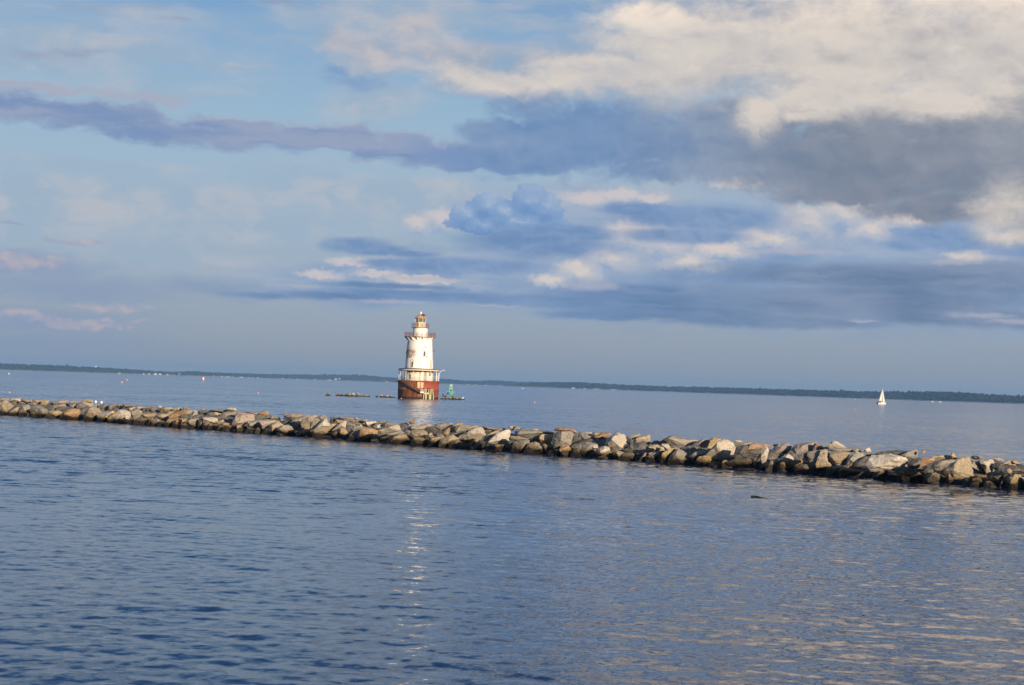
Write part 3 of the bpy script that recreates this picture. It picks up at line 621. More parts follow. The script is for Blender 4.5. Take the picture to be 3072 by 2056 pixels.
mb = MB(); mb.box((-2.74, -0.2, 9.5), (0.14, 0.5, 0.9)); mb.build('shutter', 'frame_cream', tower)
for x, z in ((0.52, 11.75), (-1.30, 11.82)):
    a = math.asin(x / 2.55); mb = MB(); r2 = tower_r(z)
    mb.bar(((r2 - .1) * math.sin(a), -(r2 - .1) * math.cos(a), z), ((r2 + .03) * math.sin(a), -(r2 + .03) * math.cos(a), z), 0.10, 12); mb.build('porthole', 'dark_rust', tower)
mb = MB(); mb.bar((2.6, -0.3, 9.9), (2.95, -0.3, 9.98), 0.03, 6); mb.lathe([(0.02, 10.1), (0.10, 10.05), (0.10, 9.86), (0.02, 9.82)], 10, centre=(2.98, -0.3)); mb.build('wall_lamp', 'dark_rust', tower)
for (x, z, s) in ((0.80, 10.62, .10), (1.15, 10.66, .16), (0.95, 10.05 + 1.0, .12), (1.5, 8.75, .14), (1.62, 9.3, .12), (-1.5, 12.1, .16)):   # patches where the paint has come off
    a = math.asin(x / tower_r(z)); mb = MB(); shell(mb, a - s / 2.6, a + s / 2.6, z - s * .7, z + s * .7, tower_r(z - s) - 0.005, tower_r(z + s) - 0.005, 0.012, 4); mb.build('rust_patch', 'rust_iron', tower)
# main gallery
mb = MB(); mb.lathe([(2.5, 12.60), (3.26, 12.66), (3.26, 12.78), (1.4, 12.80)], 72, cap=False); deck = mb.build('gallery_deck', 'deck_edge', LH)
for k in range(16):
    t = 2 * math.pi * (k + 0.5) / 16; s_, c_ = math.sin(t), -math.cos(t); mb = MB(); tx, ty = -c_ * 0.05, s_ * 0.05
    pr = [(2.54, 11.95), (2.66, 12.0), (2.9, 12.3), (3.22, 12.55), (3.22, 12.66), (2.54, 12.66)]
    vs = [(r * s_ + e * tx, r * c_ + e * ty, z) for e in (-1, 1) for r, z in pr]; n = len(pr)
    mb.add(vs, [tuple(range(n))[::-1], tuple(range(n, 2 * n))] + [(i, (i + 1) % n, n + (i + 1) % n, n + i) for i in range(n)]); mb.build('bracket', 'tower_white' if k not in (3, 11) else 'deck_edge', LH)
mb = MB()
for zz in (13.05, 13.32, 13.62): mb.ring(3.2, zz, 0.028, 48)
for k in range(20):
    t = 2 * math.pi * (k + 0.3) / 20; mb.bar((3.2 * math.sin(t), -3.2 * math.cos(t), 12.78), (3.2 * math.sin(t), -3.2 * math.cos(t), 13.66), 0.035, 6)
mb.build('gallery_railing', 'rust_iron', LH)
mb = MB(); mb.lathe([(1.53, 12.80), (1.51, 14.62)], 56, cap=False); mb.build('watch_room', 'tower_white', LH)
mb = MB(); mb.lathe([(1.4, 14.56), (1.86, 14.62), (1.86, 14.72), (1.0, 14.74)], 56, cap=False); mb.build('lantern_deck', 'deck_edge', LH)
mb = MB()
for zz in (14.98, 15.22, 15.5): mb.ring(1.82, zz, 0.024, 40)
for k in range(12):
    t = 2 * math.pi * (k + 0.5) / 12; mb.bar((1.82 * math.sin(t), -1.82 * math.cos(t), 14.72), (1.82 * math.sin(t), -1.82 * math.cos(t), 15.54), 0.032, 6)
mb.build('lantern_railing', 'rust_iron', LH)
mb = MB(); mb.lathe([(1.12, 14.74), (1.12, 15.72), (1.16, 15.74), (1.16, 15.80)], 8, smooth=False, cap=False, a0=math.pi / 8, a1=2 * math.pi + math.pi / 8); lantern = mb.build('lantern_room', 'lantern_tan', LH)
for k in range(8):
    t = math.pi / 8 + k * math.pi / 4; s_, c_ = math.sin(t), -math.cos(t)
    mb = MB(); mb.bar((1.12 * s_, 1.12 * c_, 15.76), (1.12 * s_, 1.12 * c_, 16.56), 0.055, 6); mb.build('mullion', 'lantern_tan', lantern)
    t2 = t + math.pi / 4; q0, q1 = Vector((1.09 * s_, 1.09 * c_)), Vector((1.09 * math.sin(t2), -1.09 * math.cos(t2)))
    mb = MB(); mb.add([(q0.x, q0.y, 15.78), (q1.x, q1.y, 15.78), (q1.x, q1.y, 16.55), (q0.x, q0.y, 16.55), (q0.x * .97, q0.y * .97, 15.78), (q1.x * .97, q1.y * .97, 15.78), (q1.x * .97, q1.y * .97, 16.55), (q0.x * .97, q0.y * .97, 16.55)],
        [(0, 1, 2, 3), (7, 6, 5, 4), (0, 4, 5, 1), (2, 6, 7, 3), (1, 5, 6, 2), (0, 3, 7, 4)]); mb.build('glass_pane', 'lantern_glass', lantern)
mb = MB(); mb.lathe([(1.05, 16.54), (1.22, 16.56), (1.22, 16.64), (1.0, 16.86), (0.72, 17.12), (0.42, 17.30), (0.22, 17.36)], 24, smooth=True); lr = mb.build('lantern_roof', 'lantern_roof', LH)
mb = MB(); mb.lathe([(0.10, 17.36), (0.11, 17.5), (0.24, 17.62), (0.26, 17.76), (0.12, 17.90), (0.05, 18.0), (0.03, 18.12)], 16); mb.build('vent_ball', 'finial_white', lr)
# stair down the caisson, its rail, the landing and the fender piles
mb = MB(); mr = MB(); NS = 18
def hel(k, r): a = math.radians(-46 + 52 * k / NS); z = 3.72 - 2.45 * k / NS; return Vector((r * math.sin(a), -r * math.cos(a), z))
for k in range(NS):
    for r in (4.34, 5.05): mb.bar(hel(k, r) - Vector((0, 0, .12)), hel(k + 1, r) - Vector((0, 0, .12)), 0.085, 6)
    a, b_ = hel(k + .5, 4.34), hel(k + .5, 5.05); mb.bar(a - Vector((0, 0, .1)), b_ - Vector((0, 0, .1)), 0.10, 4)
    mr.bar(hel(k, 5.05) + Vector((0, 0, .9)), hel(k + 1, 5.05) + Vector((0, 0, .9)), 0.022, 6); mr.bar(hel(k, 5.05) + Vector((0, 0, .5)), hel(k + 1, 5.05) + Vector((0, 0, .5)), 0.018, 6)
    if k % 3 == 0: mr.bar(hel(k, 5.05), hel(k, 5.05) + Vector((0, 0, .9)), 0.022, 6)
st = mb.build('stair', 'dark_rust', LH); mr.build('handrail', 'dark_rust', st)
mb = MB(); mb.box((0.75, -4.75, 1.30), (0.62, 0.8, 0.30)); ld = mb.build('landing', 'white_plain', LH)
for xx in (0.56, 0.88):
    mb = MB(); mb.bar((xx, -4.9, 1.4), (xx, -4.9, 2.0), 0.05, 8); mb.build('stanchion', 'white_plain', ld)
for (xt, xb, zt, w_) in ((1.16, 1.10, 2.02, .13), (1.50, 1.58, 2.0, .20), (2.08, 2.32, 2.02, .13), (2.60, 2.52, 2.05, .17), (2.92, 3.14, 2.08, .13)):
    def yy(v): return -math.sqrt(4.62 ** 2 - v * v)
    mb = MB(); mb.bar((xb, yy(xb) - .1, -1.2), (xb, yy(xb) - .1, 0.05), w_, 10, w_); mb.bar((xb, yy(xb) - .1, 0.0), (xt, yy(xt) + .15, zt), w_ * 1.02, 10, w_ * .85); mb.build('fender_pile', 'timber_green', LH)
mb = MB(); mb.box((1.34, -4.75, 1.06), (0.26, 0.12, 0.16)); mb.box((1.95, -4.52, 1.12), (0.22, 0.12, 0.3)); mb.build('mooring_board', 'white_plain', LH)
mb = MB(); pts = [Vector((4.15, -0.9, 3.7)), Vector((4.2, -0.9, 5.0))] + [Vector((4.2 + 1.15 * (1 - math.cos(t)), -0.9, 5.0 + 1.05 * math.sin(t))) for t in (.3, .6, .9, 1.2, 1.5)]
mb.path(pts, 0.055, 8); mb.bar(pts[-1], pts[-1] + Vector((.06, 0, -.25)), 0.04, 6); dv = mb.build('davit', 'white_rail', LH)
mb = MB(); mb.bar((-4.2, -0.4, 3.2), (-4.6, -0.4, 3.35), 0.06, 6); mb.build('hook_arm', 'dark_rust', LH)
def lh_world(x, y, z): return LH.matrix_basis @ Vector((x, y, z))
LH.matrix_basis = Matrix.Translation(LH.location) @ Matrix.Rotation(-math.atan2(base.x, base.y), 4, 'Z')

# a stick nest on the lantern roof
nb_ = lh_world(0.42, -0.35, 17.12); mb = MB(); rn = random.Random(4)
for k in range(70):
    t = rn.uniform(0, 6.28); r = rn.uniform(0.05, 0.45); a = Vector((r * math.cos(t), r * math.sin(t) * .7, rn.uniform(0.0, 0.42) * (1 - r))); dr = Vector((rn.uniform(-1, 1), rn.uniform(-1, 1), rn.uniform(-.35, .5))) * 0.26
    mb.bar(a - dr, a + dr, 0.028, 4)
o = mb.build('nest', 'nest_brown', None, nb_); tag(o, 'brown stick nest piled against the ball on the lantern roof', 'nest')

def cormorant(name, loc, rz, s, label, lying=False):
    e = empty(name, loc, rz); tag(e, label, 'bird', 'dark seabirds about the lighthouse')
    bm = bmesh.new()
    pts = [(-.30, 0, .10, .035), (-.16, 0, .17, .085), (0, 0, .27, .12), (.08, 0, .40, .10), (.10, 0, .52, .05), (.07, 0, .63, .038), (.12, 0, .70, .048), (.19, 0, .69, .018), (.26, 0, .68, .010)]
    if lying: pts = [(-.34, 0, .08, .03), (-.2, 0, .12, .08), (0, 0, .15, .115), (.14, 0, .18, .09), (.22, 0, .24, .05), (.24, 0, .33, .04), (.29, 0, .38, .045), (.36, 0, .37, .016)]
    vs = [bm.verts.new((x * s, y * s, z * s)) for x, y, z, r in pts]
    for a, b2 in zip(vs, vs[1:]): bm.edges.new((a, b2))
    me = bpy.data.meshes.new('body'); bm.to_mesh(me); bm.free(); o = bpy.data.objects.new('body', me); C.objects.link(o); o.parent = e; me.materials.append(MATS['bird_black'])
    md = o.modifiers.new('skin', 'SKIN'); o.modifiers.new('sub', 'SUBSURF').levels = 1; o.modifiers['sub'].render_levels = 1
    sv = me.skin_vertices[0].data
    for i, (_, _, _, r) in enumerate(pts): sv[i].radius = (r * s, r * s * 0.9)
    sv[0].use_root = True
    for sd_ in (-1, 1):
        mb = MB(); mb.bar((0, sd_ * .05 * s, .2 * s), (0.02 * s, sd_ * .06 * s, 0.01), .016 * s, 6); mb.bar((.0, sd_ * .06 * s, .012), (.09 * s, sd_ * .07 * s, .008), .014 * s, 6); mb.build('leg', 'bird_black', e)
    return e

# ------------------------------------------------------------------ green can buoy
q = water_pt(1352, 1183); mpx = math.hypot(q.x, q.y) / F
e = empty('lighted_buoy', (q.x, q.y, 0), -math.atan2(q.x, q.y)); tag(e, 'green channel buoy with a pierced tower floating right of the lighthouse', 'buoy')
S = mpx * 22.4 / 22.4
mb = MB(); mb.lathe([(0.9, -.6), (1.13, -.1), (1.15, .5), (1.05, .58), (0.3, .60)], 40); hull = mb.build('hull', 'buoy_green', e)
for a in (-1.35, -0.35, 0.02, 1.3):
    mb = MB(); mb.lathe([(.01, .58), (.09, .62), (.09, .78), (.01, .82)], 10, centre=(1.0 * math.sin(a), -1.0 * math.cos(a))); mb.build('lifting_eye', 'white_plain', hull)
for k in range(4):
    t = math.pi / 4 + k * math.pi / 2; mb = MB(); mb.bar((.62 * math.sin(t), -.62 * math.cos(t), .58), (.48 * math.sin(t), -.48 * math.cos(t), 3.0), .07, 8); mb.build('tower_leg', 'buoy_pale', e)
mb = MB(); mb.lathe([(.47, 1.92), (.47, 2.38)], 24); mb.build('radar_band', 'buoy_green', e)
mb = MB()
for zz in (0.95, 1.5, 1.9): mb.ring(.56 - .05 * zz, zz, .05, 20)
mb.lathe([(.30, 1.55), (.42, 1.62), (.42, 1.86)], 16); mb.build('cage', 'buoy_pale', e)
mb = MB(); mb.lathe([(.05, .72), (.22, .76), (.27, 1.0), (.24, 1.25), (.05, 1.36)], 18); mb.build('bell', 'buoy_dark', e)
mb = MB(); mb.lathe([(.44, 2.40), (.50, 2.45), (.46, 2.95), (.20, 3.05)], 20); mb.build('day_mark', 'buoy_pale', e)
mb = MB(); mb.lathe([(.12, 3.0), (.17, 3.04), (.17, 3.22), (.08, 3.32)], 14); mb.build('lantern', 'buoy_green', e)

# red buoy far left
q = water_pt(609.5, 1142); mp = math.hypot(q.x, q.y) / F
e = empty('can_buoy', (q.x, q.y, 0), -math.atan2(q.x, q.y)); tag(e, 'red and white buoy standing tall in the water before the shore houses', 'buoy')
hh, ww = 13 * mp, 3.6 * mp
mb = MB(); mb.lathe([(ww * .9, -.5), (ww * 1.15, 0.1), (ww * 1.15, hh * .16), (ww * .7, hh * .2)], 24); mb.build('hull', 'buoy_red', e)
mb = MB(); mb.lathe([(ww * .75, hh * .2), (ww * .72, hh * .72)], 24); mb.build('tower', 'white_plain', e)
mb = MB(); mb.lathe([(ww * .86, hh * .72), (ww * .86, hh * .9), (ww * .3, hh * .96), (ww * .2, hh)], 24); mb.build('top_mark', 'buoy_red', e)

# small floats: (px, py of the waterline, diameter in px, colours, label)
FLOATS = [(287, 1208.8, 7.6, 'white_plain', 'white_plain', 'left one of the two round white floats behind the breakwater'), (304.5, 1210.6, 7.6, 'white_plain', 'white_plain', 'right one of the two round white floats behind the breakwater'),
 (26.5, 1123.5, 5, 'spar', 'buoy_dark', 'pale float with a grey band near the far shore, far left'), (28.5, 1179.5, 5, 'buoy_pink', 'buoy_pink', 'faint pink float on open water above the left end of the breakwater'),
 (365.5, 1149.5, 5.5, 'buoy_pink', 'white_plain', 'nearer of two pink and white floats left of the red buoy'), (381, 1142, 4.6, 'buoy_pink', 'white_plain', 'farther of two pink and white floats left of the red buoy'),
 (774.5, 1180.6, 4.4, 'buoy_pink', 'white_plain', 'lone pink and white float left of the low lighthouse rocks'), (1013, 1190.6, 3.6, 'buoy_red', 'buoy_red', 'small red float in front of the low rocks left of the lighthouse'),
 (1203.5, 1197.4, 3.6, 'buoy_pink', 'buoy_pink', 'small pink float at the left foot of the caisson'), (1603.5, 1209, 4.6, 'buoy_pink', 'white_plain', 'lone orange white float on open water right of the lighthouse rocks'),
 (302.5, 1173.6, 1.8, 'spar', 'spar', 'tiny white float above the pair of round white floats'), (525.5, 1171, 1.8, 'spar', 'spar', 'tiny white float on open water below the shore houses'), (2563, 1230.5, 4, 'buoy_pink', 'orange_wood', 'faint orange float on the water below and left of the sailboat')]
for (px, py, dpx, m1, m2, lab) in FLOATS:
    q = water_pt(px, py); r = dpx / 2 * math.hypot(q.x, q.y) / F
    e = empty('float', (q.x, q.y, 0)); tag(e, lab, 'float', 'floats and pot markers')
    mb = MB(); mb.lathe([(r * math.sin(t), -r * math.cos(t) + r * .72) for t in np.linspace(0.05, 2.4, 10)], 20); mb.lathe([(r * .68, r * 1.45), (r * .3, r * 1.66), (r * .05, r * 1.72)], 20, cap=False); mb.build('ball', m1, e)
    mb = MB(); mb.lathe([(r * .22, r * 1.62), (r * .24, r * 1.85), (r * .16, r * 1.95)], 12); mb.build('neck', m2, e)
# distant motorboats
for px, py, wpx, lab in ((1568, 1165.6, 7, 'white motorboat close under the tip of the dark headland'), (2565, 1198.6, 4, 'small white motorboat left of the sandy bluff and the sailboat'), (2797, 1205.2, 8, 'low white motorboat beneath the woods right of the sailboat'), (2820, 1206.2, 10, 'white speedboat running close inshore at the right under the woods')):
    q = water_pt(px, py + 0.8); D = math.hypot(q.x, q.y); L = wpx * D / F
    e = empty('motorboat', (q.x, q.y, 0), -math.atan2(q.x, q.y)); tag(e, lab, 'boat', 'motorboats by the far shore')
    mb = MB(); hh = L * .16; st_ = [(-.5, .15, .6), (-.2, .17, .8), (.2, .15, .9), (.42, .07, 1.0), (.5, .005, 1.05)]; vs = []
    for x, w_, z in st_: vs += [(x * L, -w_ * L, z * hh), (x * L, w_ * L, z * hh), (x * L * .96, w_ * L * .5, -.2), (x * L * .96, -w_ * L * .5, -.2)]
    fs = [(0, 1, 2, 3)] + [(4 * i + k, 4 * i + 4 + k, 4 * i + 4 + (k + 1) % 4, 4 * i + (k + 1) % 4) for i in range(4) for k in range(4)] + [(19, 18, 17, 16)]
    mb.add(vs, fs); mb.build('hull', 'hull_white', e); mb = MB(); mb.box((-.05 * L, 0, hh * 1.15), (L * .3, L * .16, hh * .8)); mb.build('cabin', 'white_plain', e)

# ------------------------------------------------------------------ sailboat
q = water_pt(2645, 1213.5); D = math.hypot(q.x, q.y); k_ = D / F
SB = empty('sailboat', (q.x, q.y, 0), -math.atan2(q.x, q.y) + R(44)); tag(SB, 'white sailboat under full sail passing the sandy bluff', 'sailboat')
HL = 28 * k_ / math.cos(R(44)) * 0.95; fb = 5.6 * k_
mb = MB(); st_ = [(-.5, .11, .86), (-.3, .155, .84), (0, .17, .86), (.25, .12, .95), (.42, .05, 1.04), (.5, .004, 1.10)]; vs = []
for x, w_, z in st_: vs += [(x * HL, -w_ * HL, z * fb), (x * HL, w_ * HL, z * fb), (x * HL * .95, w_ * HL * .8, .25 * fb), (x * HL * .88, w_ * HL * .35, -.35), (x * HL * .88, -w_ * HL * .35, -.35), (x * HL * .95, -w_ * HL * .8, .25 * fb)]
fs = [tuple(range(6))] + [(6 * i + k, 6 * i + 6 + k, 6 * i + 6 + (k + 1) % 6, 6 * i + (k + 1) % 6) for i in range(5) for k in range(6)] + [tuple(range(35, 29, -1))]
mb.add(vs, fs); mb.build('hull', 'hull_white', SB)
mb = MB(); mb.box((.04 * HL, 0, fb * 1.02), (HL * .38, HL * .17, fb * .5)); mb.build('cabin', 'hull_white', SB)
mb = MB(); mb.box((-.04 * HL, 0, fb * .93), (HL * .9, HL * .02, fb * .06)); mb.build('deck_trim', 'teak', SB)
mh = 53 * k_; mx = .08 * HL
mb = MB(); mb.bar((mx, 0, fb * .8), (mx, 0, mh), .07, 8); mb.build('mast', 'spar', SB)
bz = 9.2 * k_
mb = MB(); mb.bar((mx, 0, bz), (mx - .44 * HL, .35, bz - .05), .09, 8); bo = mb.build('boom', 'teak', SB)
def sail(name, tack, clew, head, belly, parent, nn=12):
    mb = MB(); A, B_, Hd = Vector(tack), Vector(clew), Vector(head); vs = []; nrm = (B_ - A).cross(Hd - A).normalized()
    for side in (0, 0.02):
        for i in range(nn + 1):
            v = i / nn
            for j in range(nn + 1):
                u = j / nn; pnt = (A + (B_ - A) * u) * (1 - v) + Hd * v; roach = (B_ - A).normalized() * (0.10 * math.sin(math.pi * v) * u)
                vs.append(pnt + roach + nrm * (belly * math.sin(math.pi * u) * (1 - v) * (0.6 + .4 * v) + side))
    N = (nn + 1) ** 2; w_ = nn + 1; fs = []
    for i in range(nn):
        for j in range(nn):
            a = i * w_ + j; fs += [(a, a + 1, a + w_ + 1, a + w_), (N + a, N + a + w_, N + a + w_ + 1, N + a + 1)]
    rim = [i for i in range(nn + 1)] + [i * w_ + nn for i in range(1, nn + 1)] + [nn * w_ + j for j in range(nn - 1, -1, -1)] + [i * w_ for i in range(nn - 1, 0, -1)]
    for a, b2 in zip(rim, rim[1:] + rim[:1]): fs.append((b2, a, N + a, N + b2))
    mb.add(vs, fs, True); return mb.build(name, 'sail_cloth', parent)
sail('mainsail', (mx - .1, 0, bz + .15), (mx - .33 * HL, .35, bz + .1), (mx - .1, 0, mh * .86), .25, SB)
sail('foresail', (.36 * HL, 0, fb * 1.3), (mx - .04 * HL, -.40, bz - .1), (mx + .12, 0, mh * .86), .3, SB)
mb = MB(); mb.bar((.48 * HL, 0, fb * 1.1), (mx, 0, mh * .88), .02, 6); mb.bar((-.48 * HL, 0, fb * .9), (mx, 0, mh * .99), .02, 6); mb.build('rigging', 'spar', SB)
mb = MB(); mb.box((-.36 * HL, 0, fb * 1.75), (HL * .20, HL * .22, fb * .12)); mb.build('sun_canopy', 'navy_canvas', SB)
mb = MB(); mb.box((-.43 * HL, 0, fb * 1.0), (HL * .12, HL * .2, fb * .42)); mb.box((-.54 * HL, .1, fb * .95), (HL * .07, HL * .05, fb * .35)); mb.build('stern_gear', 'navy_canvas', SB)

SB.scale = (0.93, 0.93, 0.93)
# driftwood in the near water
q0, q1 = water_pt(2253, 1491.5), water_pt(2300, 1496); L = (q1 - q0).length
mb = MB(); ax = (q1 - q0).normalized()
pp = [Vector((0, 0, .02)) , Vector((L * .25, .05, .03)), Vector((L * .6, -.03, .02)), Vector((L, .06, .0))]
for (a, ra), (b2, rb) in zip(zip(pp, (.03, .028, .022)), zip(pp[1:], (.028, .022, .012))): mb.bar(a, b2, ra, 8, rb)
o = mb.build('driftwood', 'driftwood', None, q0); o.rotation_euler = (0, 0, math.atan2(ax.y, ax.x)); tag(o, 'dark stick of driftwood floating in front of the breakwater', 'driftwood')
